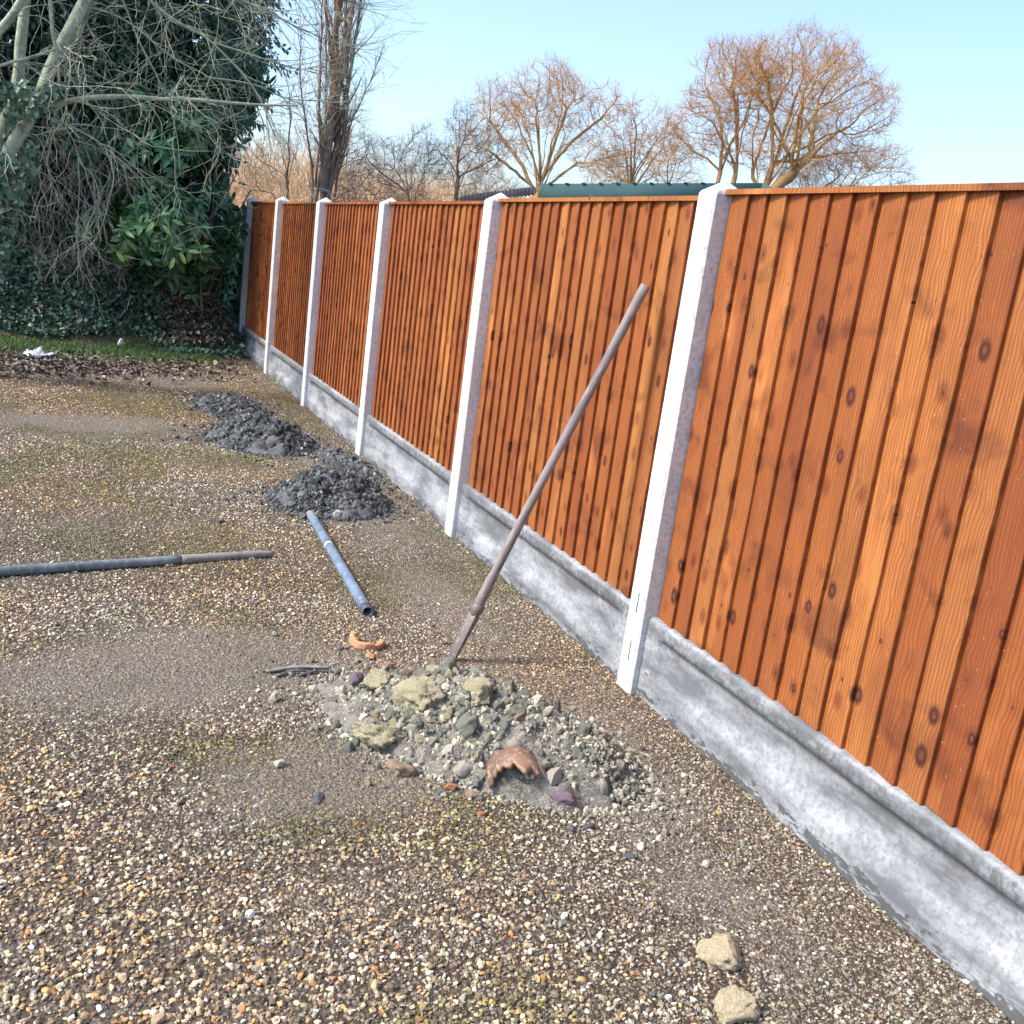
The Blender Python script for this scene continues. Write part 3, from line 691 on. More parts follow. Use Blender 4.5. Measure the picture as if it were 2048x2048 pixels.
# poplar: many steep stems from a short thick bole
def poplar():
    rg = np.random.default_rng(5); b = np.array([7.45, 34.2, 0.]); root = empty('poplar_tree', tuple(b), 'tall narrow bare poplar with steep upright stems, left of the other trees', 'tree', G1)
    segs = {'trunk': [], 'branches': [], 'twigs': []}
    def grow(p, d, L, r, lev, n):
        pts = [p]; dd = d
        for s in range(n):
            dd = unit((dd+rg.normal(0, .07 if lev else .03, 3)+np.array([0, 0, (.0, .10, .14, .10)[lev]]))[None])[0]
            q = pts[-1]+dd*L/n; r0_, r1_ = r*(1-s/n*.75), r*(1-(s+1)/n*.75)
            key = 'trunk' if r0_ > .035 else ('branches' if lev < 3 else 'twigs')
            segs[key].append((pts[-1], q, dd, dd, r0_, r1_)); pts.append(q)
            if lev < 3:
                k = (0, 2, 1+int(rg.uniform() < .5))[lev] if lev else 0
                for _ in range(k):
                    if s < 1 and lev == 1: continue
                    sd_ = unit((dd*1.0+rg.normal(0, .33, 3))[None])[0]
                    grow(q, sd_, L*(.13 if lev == 1 else .40)*rg.uniform(.6, 1.2), max(.008, r1_*.42), lev+1, 4 if lev == 1 else 3)
    grow(b+[0, 0, -.1], np.array([.01, 0, 1.]), 3.0, .27, 0, 6)
    for k, (dx, dy, z0, L, r) in enumerate([(.00, .0, 2.9, 11, .16), (.14, .03, 2.6, 10, .13), (-.12, .02, 3.0, 9.5, .08), (.26, -.04, 3.1, 9, .07), (-.26, .0, 2.3, 7.5, .065), (-.40, .05, 2.0, 5.6, .05), (.36, .05, 3.4, 7.5, .055), (.07, -.1, 4.4, 8, .06), (.10, .12, 4.9, 8, .06), (-.17, -.1, 3.8, 8, .05), (.44, .0, 2.8, 4.6, .04), (-.33, -.08, 3.0, 6.5, .045), (.20, .1, 5.2, 7, .05)]):
        grow(b+np.array([dx*.9, dy, z0]), unit(np.array([[dx*.30+.045, dy*.5, 1.]]))[0], L, r, 1, 22)
    for key, kk, mt in (('trunk', 7, M_barkd), ('branches', 3, M_barkd), ('twigs', 3, M_twig)):
        sg = segs[key]; P0, P1, D0, D1 = [np.array([s[k] for s in sg]) for k in range(4)]; R0, R1 = [np.array([s[k] for s in sg]) for k in (4, 5)]
        V, F = tubes(P0-b, P1-b, D0, D1, R0, R1, kk); o = mesh_np(key, V, F, mt, root, smooth=kk > 4)
        if key != 'trunk': o['kind'] = 'stuff'
poplar()

# far sunlit scrub along the horizon
def far_scrub():
    rg = np.random.default_rng(77); P = []; D = []
    for k in range(210):
        s = rg.uniform(0, 1); az = math.radians(4+44*s); t = rg.uniform(72, 100); h = (7.6-3.4*s)*t/85*rg.uniform(.7, 1.1)
        if az > math.radians(24): h *= .72
        c = np.array([math.sin(az)*t, math.cos(az)*t, h*.5]); n = 130
        q = c+unit(rg.normal(size=(n, 3)))*rg.uniform(.3, 1, (n, 1))**(1/3)*np.array([2.6, 2.6, h*.5]); P.append(q); D.append(unit(q-c+np.array([0, 0, 2.5])))
    P = np.concatenate(P); D = np.concatenate(D); tw, _ = add_twigs(P, D, 1, .75, 3, .034, rg, .3, .5)
    V, F = tubes(*[np.concatenate([t[k] for t in tw]) for k in range(6)], 3)
    tag(mesh_np('distant_scrub', V, F, M_gold), 'sunlit golden bare scrub along the horizon beyond the fence', 'scrub', kind='stuff')
far_scrub()

# ------------------------------------------------------------------ leaves
def leaves(P, Nn, Dr, L, W, tint, rg, shape='laurel', fold=.25, droop=.25):
    """P base points, Nn approx normals, Dr length direction"""
    Dr = unit(Dr); Nn = unit(Nn-(Nn*Dr).sum(1, keepdims=True)*Dr); Sd = np.cross(Dr, Nn)
    if shape == 'laurel':
        T = [(0, 0, 0), (.28, .42, 0), (.68, .46, 0), (1, 0, -1), (.68, -.46, 0), (.28, -.42, 0), (.33, 0, -.5), (.68, 0, -.6)]
        F = [(0, 1, 6), (1, 2, 7), (1, 7, 6), (2, 3, 7), (3, 4, 7), (4, 5, 6), (4, 6, 7), (5, 0, 6)]
    elif shape == 'ivy':
        T = [(0, 0, 0), (.12, .5, 0), (.45, .36, 0), (.62, .44, 0), (1, 0, -.6), (.62, -.44, 0), (.45, -.36, 0), (.12, -.5, 0)]
        F = [(0, 1, 2), (0, 2, 4), (2, 3, 4), (0, 4, 6), (4, 5, 6), (0, 6, 7)]
    elif shape == 'blade':
        T = [(0, .5, 0), (0, -.5, 0), (.55, .35, 0), (.55, -.35, 0), (1, 0, -1)]; F = [(0, 1, 3), (0, 3, 2), (2, 3, 4)]
    else:
        T = [(0, 0, 0), (.5, .5, .0), (1, 0, -.5), (.5, -.5, 0)]; F = [(0, 1, 2), (0, 2, 3)]
    T = np.array(T); n = len(P)
    drop = droop*L[:, None]*(T[None, :, 0]**2)*(1)  # arches with length
    foldz = np.where(np.abs(T[:, 1]) > .01, 1, 0)[None]*W[:, None]*fold*.5
    V = P[:, None]+Dr[:, None]*(T[None, :, 0:1]*L[:, None, None])+Sd[:, None]*(T[None, :, 1:2]*W[:, None, None])+Nn[:, None]*(foldz-drop)[:, :, None]
    F = np.array(F)[None]+(np.arange(n)*len(T))[:, None, None]
    return V.reshape(-1, 3), F.reshape(-1, 3), np.repeat(tint, F.shape[1])
def whorls(C, Ax, k, L, W, rg, tint, spread=.9):
    n = len(C)*k; c = np.repeat(C, k, 0); a = unit(np.repeat(Ax, k, 0)); rnd_ = unit(rg.normal(size=(n, 3)))
    d = unit(a*rg.uniform(.05, .9, (n, 1))+unit(rnd_-(rnd_*a).sum(1, keepdims=True)*a)*spread)
    nn = unit(a+np.array([0, 0, .6])+rg.normal(0, .25, (n, 3)))
    p = c-a*rg.uniform(0, .10, (n, 1))
    return p, nn, d, L*rg.uniform(.65, 1.15, n), W*rg.uniform(.8, 1.15, n), np.clip(np.repeat(tint, k)+rg.normal(0, .14, n), 0, 1)

def surf_pts(ells, n, rg, facing=(-.15, -1, .25), depth=(.72, 1.03)):
    out = []; nr = []; fc = unit(np.array([facing]))[0]; area = np.array([e[3]*e[5] for e in ells]); cnt = rg.multinomial(n, area/area.sum())
    for e, c in zip(ells, cnt):
        d = unit(rg.normal(size=(c*3, 3))); d = d[(d@fc) > -.35][:c]; r = rg.uniform(depth[0], depth[1], len(d))
        out.append(np.array(e[:3])+d*r[:, None]*np.array(e[3:6])); nr.append(unit(d/np.array(e[3:6])))
    P = np.concatenate(out); return P, np.concatenate(nr)

rgL = np.random.default_rng(8)
# --- dark evergreen tree filling the upper left
eg = empty('evergreen_tree', (.2, 13.2, .3), 'huge dark evergreen tree filling the upper left corner behind the bare branches', 'tree')
off = np.array([.2, 13.2, .3])
E1 = [(-.4, 13.0, 3.4, 1.7, 1.3, 1.9), (.75, 12.8, 3.9, 1.15, 1.1, 1.6), (.75, 12.8, 2.55, 1.0, .9, 1.0), (-1.0, 12.9, 1.9, 1.3, 1.0, 1.1), (.3, 13.0, 5.3, 1.6, 1.3, 1.2), (-1.6, 12.8, 4.2, 1.4, 1.2, 1.9)]
C, Nr = surf_pts(E1, 3600, rgL, depth=(.55, 1.05)); ok = vnoise(C*2.1, 31) > -.42; C, Nr = C[ok], Nr[ok]
k = 14; n = len(C)*k; cl = vnoise(C*1.4, 5)*.35+.35
P = np.repeat(C, k, 0)+rgL.normal(0, .10, (n, 3)); dr = unit(np.repeat(Nr, k, 0)*.5+rgL.normal(0, .6, (n, 3))+[0, 0, -.35])
V1 = leaves(P-off, unit(rgL.normal(0, .5, (n, 3))+[0, -.5, .7]), dr, .085*rgL.uniform(.6, 1.3, n), .028*rgL.uniform(.7, 1.3, n), np.clip(np.repeat(cl, k)+rgL.normal(0, .15, n), 0, 1), rgL, 'quad')
mesh_np('foliage', V1[0], V1[1], M_yew, eg, attr={'tint': ('FACE', V1[2])})['kind'] = 'stuff'
# inner, coarser foliage, the crown's inner shade put into its dark tint
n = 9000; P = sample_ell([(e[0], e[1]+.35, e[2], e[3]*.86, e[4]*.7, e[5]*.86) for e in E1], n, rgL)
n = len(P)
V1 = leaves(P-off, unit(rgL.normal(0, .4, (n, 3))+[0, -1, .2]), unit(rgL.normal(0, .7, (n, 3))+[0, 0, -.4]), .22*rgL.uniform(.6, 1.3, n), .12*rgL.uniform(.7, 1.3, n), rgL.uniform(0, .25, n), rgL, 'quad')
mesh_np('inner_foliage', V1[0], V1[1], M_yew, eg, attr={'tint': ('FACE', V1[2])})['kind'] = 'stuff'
n = 9000; P = np.stack([rgL.uniform(-3.4, 2.3, n), rgL.uniform(13.3, 14.6, n), rgL.uniform(.2, 2.6, n)], 1); P[P[:, 0] > 1.7, 2] *= .6  # leaves added as dark backing, deep hedge shade put into their tint
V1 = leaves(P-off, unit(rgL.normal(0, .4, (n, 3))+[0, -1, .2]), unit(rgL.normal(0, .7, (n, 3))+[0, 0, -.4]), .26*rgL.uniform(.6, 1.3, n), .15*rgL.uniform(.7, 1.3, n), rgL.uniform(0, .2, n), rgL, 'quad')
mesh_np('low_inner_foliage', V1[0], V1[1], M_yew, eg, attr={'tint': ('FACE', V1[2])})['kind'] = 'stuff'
# loose sprays reaching right against the sky
sp = []
for q in range(200):
    s = rgL.uniform(0, 1); c0_ = np.array([1.15+.5*s, 12.2+rgL.normal(0, .25), 2.5+rgL.uniform(0, 1.7)])
    d = unit(np.array([[.9, rgL.normal(0, .3), -.55+rgL.normal(0, .25)]]))[0]; m_ = 12; Ls_ = rgL.uniform(.25, .6)*(1.15 if c0_[2] > 3.1 else .7)
    for j in range(m_):
        for sg in (-1, 1): sp.append((*(c0_+d*Ls_*j/m_), *(d*.55+np.array([.1, sg*.5, sg*.75-.15])), ))
sp = np.array(sp); n = len(sp)
V1 = leaves(sp[:, :3]-off, unit(rgL.normal(0, .5, (n, 3))+[0, -1, .3]), sp[:, 3:]+rgL.normal(0, .2, (n, 3)), .075*rgL.uniform(.7, 1.3, n), .03*rgL.uniform(.7, 1.2, n), rgL.uniform(.1, .6, n), rgL, 'quad')
mesh_np('loose_spray', V1[0], V1[1], M_yew, eg, attr={'tint': ('FACE', V1[2])})['kind'] = 'stuff'
for pts, r in (([(.2, 13.3, -.2), (.1, 13.2, 1.5), (.3, 13.1, 3.2), (.4, 13.0, 5)], .16), ([(.1, 13.2, 1.2), (-.8, 13.0, 2.4), (-1.2, 12.9, 4)], .09), ([(.2, 13.2, 1.6), (1.0, 13.0, 2.8), (1.2, 12.9, 4.2)], .08)):
    V, F, T = polytube(np.array(pts)-off, np.linspace(r, r*.4, len(pts)), 8); mesh_np('trunk', V, [F, T], M_barkd, eg, smooth=True)

# --- laurel in front
la = empty('laurel_shrub', (1.2, 12.4, .2), 'glossy cherry laurel with large oval leaves, beside the far end of the fence', 'shrub')
off = np.array([1.2, 12.4, .2])
E2 = [(1.25, 12.35, 2.55, .5, .35, .4), (.75, 12.3, 2.65, .4, .3, .35), (1.45, 12.3, 3.2, .35, .3, .35), (.35, 12.5, 2.1, .5, .3, .5), (1.75, 12.6, 3.1, .3, .3, .4), (1.45, 12.5, 2.75, .42, .4, .42), (.85, 12.0, 2.05, .45, .35, .4), (1.62, 13.15, 1.2, .28, .25, .95), (1.22, 12.6, 1.85, .55, .55, .55), (1.05, 12.15, 1.35, .75, .55, .55), (1.30, 12.75, 1.15, .40, .40, .60), (.55, 12.1, 1.25, .5, .4, .35), (1.15, 12.3, 2.35, .62, .5, .5), (1.15, 12.5, .85, .40, .4, .4), (1.68, 12.8, 2.12, .30, .4, .28)]
C, Nr = surf_pts(E2, 3000, rgL, depth=(.45, 1.06)); ok = (vnoise(C*2.6, 61) > -.30); C, Nr = C[ok], Nr[ok]
p, nn, d, L, W, ti = whorls(C, unit(Nr+[0, 0, .15]), 7, .150, .050, rgL, vnoise(C*2.2, 6)*.35+.42)
V1 = leaves(p-off, nn, d+[0, 0, -.25], L, W, ti, rgL, 'laurel', .3, .3)
mesh_np('foliage', V1[0], V1[1], M_laurel, la, smooth=False, attr={'tint': ('FACE', V1[2])})['kind'] = 'stuff'
for q in range(14):
    a0 = np.array([1.2+rgL.normal(0, .12), 12.5+rgL.normal(0, .1), -.05]); a2 = a0+[rgL.normal(0, .45), -.1, rgL.uniform(.9, 2.3)]; a1 = (a0+a2)/2+rgL.normal(0, .1, 3)
    V, F, T = polytube(np.array([a0, a1, a2])-off, [.022, .016, .007], 6); mesh_np('stem', V, [F, T], M_barkd, la, smooth=True)
# big single leaves that can be picked out
for q, (x, y, z, dx, dz, ti_) in enumerate([(.78, 11.55, 1.38, -.5, -.7, .95), (.86, 11.55, 1.36, .6, -.6, .9), (.95, 11.56, 1.42, .9, -.2, .7), (.7, 11.55, 1.3, -.9, .1, .8), (1.05, 11.6, 1.1, .5, -.8, 1.), (1.13, 11.6, 1.12, .9, .1, .9), (1.0, 11.6, 1.04, -.3, -.9, .95)]):
    V1 = leaves(np.array([[x, y, z]])-off, np.array([[0, -.9, .5]]), np.array([[dx, -.3, dz]]), np.array([.14]), np.array([.05]), np.array([ti_]), rgL, 'laurel', .3, .2)
    mesh_np('leaf', V1[0], V1[1], M_laurel, la, attr={'tint': ('FACE', V1[2])})

# --- ivy bank
n = 36000; x = rgL.uniform(-2.2, 1.86, n); y = 11.75+rgL.uniform(0, 1, n)**1.3*3.2; y = y+.25*n2(x, x*0, 1.6, 4)
h = .06+.34*np.clip((y-11.9)/1.0, 0, 1)*(.55+.45*n2(x, y, 2.2, 77)); z = ground_z(x, y)+np.maximum(.01, h*rgL.uniform(.35, 1.05, n))
ok = ~((x > 1.2) & (y < 12.1) & (rgL.uniform(size=n) < .6)) & ~((np.hypot((x-1.28)/.30, (y-12.6)/.55) < 1) & (rgL.uniform(size=n) < .7))
x, y, z = x[ok], y[ok], z[ok]; n = len(x)
V1 = leaves(np.stack([x, y, z], 1), unit(rgL.normal(0, .45, (n, 3))+[0, -.55, .8]), rgL.normal(0, .6, (n, 3))+[0, -.3, -.3], .058*rgL.uniform(.6, 1.25, n), .052*rgL.uniform(.6, 1.25, n), np.clip(.4+.3*vnoise(np.stack([x*2, y*2, z*2], 1), 3)+rgL.normal(0, .16, n), 0, 1), rgL, 'ivy', .3, .2)
tag(mesh_np('ivy_ground_cover', V1[0], V1[1], M_ivy, attr={'tint': ('FACE', V1[2])}), 'dark ivy ground cover on the bank under the trees', 'ivy', kind='stuff')
# ivy on the old trunk and hanging at the left edge
n = 2600; P = np.stack([rgL.uniform(-1.15, -.35, n), 9.25+rgL.normal(0, .12, n), rgL.uniform(.6, 2.35, n)], 1)
P[:, 0] += (P[:, 2]-1.4)*.28; ok = vnoise(P*5, 12) > -.1; P = P[ok]; n = len(P)
V1i = leaves(P, unit(rgL.normal(0, .45, (n, 3))+[.1, -.8, .5]), rgL.normal(0, .5, (n, 3))+[0, -.2, -.6], .055*rgL.uniform(.6, 1.3, n), .05*rgL.uniform(.6, 1.3, n), np.clip(.55+rgL.normal(0, .22, n), 0, 1), rgL, 'ivy', .3, .2)

# --- grass edge
n = 34000; x = rgL.uniform(-2.2, 1.5, n); y = 11.0+.28*x+rgL.normal(0, .30, n)+rgL.exponential(.35, n)+.2*n2(x, x*0+3, 1.3, 14); ok = (n2(x, y, 3, 15) > -.5) & (y > 10.35+.2*x); x, y = x[ok], y[ok]; n = len(x)
V1 = leaves(np.stack([x, y, ground_z(x, y)-.003], 1), rgL.normal(0, 1, (n, 3))+[0, -.6, 0], rgL.normal(0, .45, (n, 3))+[0, 0, 1.], .05*rgL.uniform(.5, 1.5, n), .005*rgL.uniform(.7, 1.4, n), rgL.uniform(0, 1, n), rgL, 'blade', 0, .35)
tag(mesh_np('grass_strip', V1[0], V1[1], M_grass, attr={'tint': ('FACE', V1[2])}), 'ragged strip of short green grass between the gravel and the ivy', 'grass', kind='stuff')
# --- fallen leaves
n = 7000; x = rgL.uniform(-2.2, 1.7, n); y = 10.2+.35*x+rgL.normal(0, .42, n); k_ = rgL.uniform(size=n) < np.clip(.9-.35*(x+.6), .12, 1); x, y = x[k_], y[k_]
xe = rgL.normal(1.28, .22, 1500); ye = rgL.normal(12.5, .5, 1500); x = np.concatenate([x, xe]); y = np.concatenate([y, ye])
xe = rgL.uniform(-2, 1.7, 900); ye = rgL.uniform(11.6, 14, 900); x = np.concatenate([x, xe]); y = np.concatenate([y, ye]); n = len(x)
zz = ground_z(x, y)+rgL.uniform(.004, .03, n)+np.where(y > 11.6, .16, 0)+.22*np.exp(-((x-1.28)/.3)**2-((y-12.6)/.5)**2)
V1 = leaves(np.stack([x, y, zz], 1), rgL.normal(0, .5, (n, 3))+[0, 0, 1], rgL.normal(0, 1, (n, 3))*[1, 1, .35], .05*rgL.uniform(.5, 1.5, n), .035*rgL.uniform(.5, 1.3, n), np.clip(rgL.beta(1.5, 2.2, n), 0, 1), rgL, 'laurel', .6, .45)
tag(mesh_np('leaf_litter', V1[0], V1[1], M_dead, attr={'tint': ('FACE', V1[2])}), 'dead curled leaves and litter where the gravel meets the ivy bank', 'fallen leaves', kind='stuff')

# --- the pale bare tree with long drooping branches
limbs = {'L1': [(-1.05, 9.3, -.1), (-.95, 9.28, .6), (-0.86, 9.26, 0.94), (-0.53, 9.28, 1.67), (-0.31, 9.29, 2.1), (-0.13, 9.3, 2.57), (0.06, 9.3, 3.03), (0.26, 9.3, 3.53)],
'L0': [(-.95, 9.28, .6), (-0.75, 9.33, 1.36), (-0.46, 9.35, 2.12), (-0.4, 9.35, 2.56), (-0.37, 9.35, 3.02), (-0.33, 9.35, 3.6)],
'L2': [(-.86, 9.2, 2.2), (-0.76, 9.2, 2.37), (-0.54, 9.2, 2.64), (-0.38, 9.2, 2.9), (-0.22, 9.2, 3.4)],
'L3': [(-0.3, 9.3, 2.09), (-0.01, 9.25, 2.24), (0.42, 9.2, 2.34), (0.83, 9.16, 2.38), (1.33, 9.1, 2.43), (1.71, 9.04, 2.48)],
'L4': [(-0.3, 9.3, 2.09), (-0.01, 9.3, 2.04), (0.23, 9.3, 1.92), (0.44, 9.29, 1.78)],
'L5': [(-0.22, 9.2, 3.2), (-0.18, 9.2, 2.72), (-0.13, 9.2, 2.53), (-0.11, 9.2, 2.28), (-0.03, 9.2, 2.22)],
'L6': [(0.2, 9.3, 3.3), (0.72, 9.27, 2.97), (1.01, 9.25, 2.87), (1.36, 9.2, 2.56), (1.56, 9.17, 2.21)],
'L7': [(0.01, 9.3, 2.95), (0.36, 9.29, 2.9), (0.73, 9.27, 2.69), (1.02, 9.24, 2.58), (1.17, 9.23, 2.28)],
'L8': [(-0.54, 9.2, 2.39), (-0.32, 9.2, 2.49), (-0.15, 9.2, 2.57)],
'L9': [(0.14, 9.35, 3.2), (0.01, 9.35, 2.75), (-0.1, 9.35, 2.54)],
'LA': [(0.3, 9.28, 3.5), (1.11, 9.23, 3.25), (1.49, 9.18, 3.16), (1.84, 9.12, 3.06), (2.1, 9.06, 3.02)],
'LB': [(0.3, 9.27, 3.6), (1.3, 9.21, 3.44), (1.72, 9.14, 3.42), (2.02, 9.08, 3.37), (2.23, 9.03, 3.45)],
'LC': [(1.01, 9.25, 2.87), (1.43, 9.19, 2.82), (1.69, 9.15, 2.78), (2.02, 9.08, 2.88)],
'LD': [(.95, 9.2, 2.6), (1.31, 9.21, 2.6), (1.62, 9.16, 2.54), (1.88, 9.11, 2.56), (2.09, 9.06, 2.66)],
'LE': [(0.2, 9.3, 3.3), (0.44, 9.29, 2.8), (0.61, 9.28, 2.51), (0.75, 9.27, 2.21), (0.81, 9.26, 1.8)],
'LF': [(-0.31, 9.29, 2.1), (-0.04, 9.3, 1.99), (0.04, 9.3, 1.68), (0.03, 9.3, 1.18)]}
lr = {'L1': (.065, .042), 'L0': (.05, .035), 'L2': (.033, .028), 'L3': (.027, .008), 'L4': (.010, .005), 'L5': (.017, .006), 'L6': (.016, .004), 'L7': (.010, .003), 'L8': (.013, .010), 'L9': (.02, .016), 'LA': (.012, .003), 'LB': (.012, .003), 'LC': (.007, .0025), 'LD': (.007, .0025), 'LE': (.008, .003), 'LF': (.006, .0025)}
bt = empty('drooping_bare_tree', (-1.05, 9.3, 0), 'pale barked leafless tree at the left edge with long drooping branches', 'tree')
off = np.array([-1.05, 9.3, 0])
def catmull(P, m_=6):
    P = np.array(P, float); Q = np.concatenate([[2*P[0]-P[1]], P, [2*P[-1]-P[-2]]]); out = []
    for i_ in range(1, len(Q)-2):
        for t in np.linspace(0, 1, m_, endpoint=False):
            out.append(.5*((2*Q[i_])+(-Q[i_-1]+Q[i_+1])*t+(2*Q[i_-1]-5*Q[i_]+4*Q[i_+1]-Q[i_+2])*t*t+(-Q[i_-1]+3*Q[i_]-3*Q[i_+1]+Q[i_+2])*t**3))
    return np.array(out+[P[-1]])
rgT = np.random.default_rng(44); shoots = []
def shoot(p, d, L, r, n, g, lev, nsub, wob=.16):
    for s in range(n):
        d2 = unit((d+rgT.normal(0, wob, 3)+np.array([0, 0, -g]))[None])[0]; q = p+d2*L/n
        shoots.append((p, q, d, d2, r*(1-.8*s/n), r*(1-.8*(s+1)/n))); p, d = q, d2
        if lev and s > 0 and rgT.uniform() < nsub:
            shoot(p, unit((d+rgT.normal(0, .55, 3)*[1, .6, 1])[None])[0], L*rgT.uniform(.25, .5), r*.55, max(4, n//2), g*.7+.02, lev-1, .35, wob*1.2)
for nm, P in limbs.items():
    c = catmull(P); ra, rb = lr[nm]; c = c+.012*np.stack([vnoise(c*5+k*7, 3) for k in range(3)], 1)
    V, F, T = polytube(c-off, np.linspace(ra, rb, len(c)), 8); mesh_np('trunk' if nm in ('L1', 'L0') else 'limb', V, [F, T], M_barkp, bt, smooth=True)
    nsh = {'L1': 17, 'L0': 10, 'L2': 7, 'L3': 12, 'L6': 8, 'L7': 5, 'LA': 16, 'LB': 16, 'L9': 5, 'LC': 9, 'LD': 9}.get(nm, 5)
    for _ in range(nsh):
        i_ = int(rgT.integers(len(c)//4, len(c)-1)); t = unit((c[i_+1]-c[i_])[None])[0]
        side = rgT.normal(0, 1, 3)*[1, .7, 1]; d = unit((t*.9+unit(side[None])[0]*.8+np.array([.45, 0, -.1]))[None])[0]
        if nm in ('LA', 'LB', 'LC', 'LD'): d = unit((t+rgT.normal(0, .3, 3)+np.array([.3, 0, -.1]))[None])[0]; shoot(c[i_], d, rgT.uniform(.35, .8), .0042, 10, -.035, 2, .3, .07)
        else: shoot(c[i_], d, rgT.uniform(.4, 1.1), .0055, 13, rgT.uniform(.01, .08), 2, .40, .2)
# crown above the frame keeps going, its long shoots hang into view
for _ in range(40):
    x0 = rgT.uniform(-.9, 1.5); p = np.array([x0, 9.3+rgT.normal(0, .3), 3.5+rgT.uniform(0, .35)])
    shoot(p, unit(np.array([[rgT.uniform(.0, 1.0), rgT.normal(0, .3), rgT.uniform(-.9, .1)]]))[0], rgT.uniform(.6, 1.5), .0055, 15, rgT.uniform(.0, .06), 2, .40, .18)
def emit(sg, name, mat, root, off, k=4):
    P0, P1, D0, D1 = [np.array([s[q] for s in sg]) for q in range(4)]; R0, R1 = [np.array([s[q] for s in sg]) for q in (4, 5)]
    V, F = tubes(P0-off, P1-off, D0, D1, R0, R1, k); o = mesh_np(name, V, F, mat, root, smooth=True); o['kind'] = 'stuff'; return o
emit(shoots, 'thin_branches', M_barkp, bt, off)
mesh_np('climbing_ivy', V1i[0]-off, V1i[1], M_ivy, bt, attr={'tint': ('FACE', V1i[2])})['kind'] = 'stuff'
# tangle of dead stems hanging in front of the dark evergreen
shoots = []
for _ in range(64):
    p = np.array([rgT.uniform(-.95, .62), 11.95+rgT.normal(0, .15), rgT.uniform(1.7, 2.75)])
    shoot(p, unit(np.array([[rgT.normal(.1, .35), rgT.normal(0, .2), -1]]))[0], rgT.uniform(.4, 1.0)*(p[2]-.95), rgT.uniform(.0028, .0055), 16, .16, 2 if rgT.uniform() < .6 else 1, .25, .22)
for _ in range(22):
    p = np.array([rgT.uniform(-.4, .6), 12.2+rgT.normal(0, .12), .6]); shoot(p, unit(np.array([[rgT.normal(0, .35), 0, 1]]))[0], rgT.uniform(.5, .9), .006, 12, -.02, 2, .5, .2)
tg = empty('dead_stem_tangle', (0, 11.5, 0), 'tangle of pale dead hanging stems in front of the dark evergreen', 'dead stems'); emit(shoots, 'stems', M_barkt, tg, np.array([0, 11.5, 0]), 4)
V, F, T = polytube(np.array([(0, 0, 0), (.03, 0, .12), (.10, .01, .22), (.13, 0, .36)]), [.007, .007, .006, .004], 6)
o = tag(mesh_np('fallen_stick', V, [F, T], M_barkt, smooth=True), 'single pale broken stick poking up out of the ivy', 'stick'); o.location = (.47, 12.0, .2)

# ------------------------------------------------------------------ heaps
ICO = {}
def ico(sub):
    if sub not in ICO:
        bm = bmesh.new(); bmesh.ops.create_icosphere(bm, subdivisions=sub, radius=1); bm.verts.ensure_lookup_table()
        ICO[sub] = (np.array([v.co[:] for v in bm.verts]), np.array([[v.index for v in f.verts] for f in bm.faces])); bm.free()
    return ICO[sub]
def rock_mesh(name, seed, mat, sub=3, rough=.3, facets=7, dims=(1, 1, 1), crumbly=0, smooth=False):
    V, F = ico(sub); V = V.copy(); rg = np.random.default_rng(seed)
    for _ in range(facets):
        n_ = unit(rg.normal(size=(1, 3)))[0]; h = rg.uniform(.5, .85); d = V@n_; V = V-np.maximum(d-h, 0)[:, None]*n_*.92
    V = V*(1+rough*fbm(V*1.6+seed, seed, 4)[:, None]*.6)
    if crumbly: V = V*(1+crumbly*(1-2*np.abs(vnoise(V*4.5+seed, seed+9)))[:, None]+crumbly*.6*vnoise(V*11, seed)[:, None])
    V = V*np.array(dims); me = bpy.data.meshes.new(name)
    me.vertices.add(len(V)); me.vertices.foreach_set('co', V.astype(np.float32).ravel()); me.loops.add(len(F)*3); me.loops.foreach_set('vertex_index', F.astype(np.int32).ravel())
    me.polygons.add(len(F)); me.polygons.foreach_set('loop_start', np.arange(len(F), dtype=np.int32)*3); me.polygons.foreach_set('loop_total', np.full(len(F), 3, np.int32))
    if smooth: me.polygons.foreach_set('use_smooth', np.ones(len(F), bool))
    me.update(calc_edges=True); me.materials.append(mat); return me
HEAPS = []
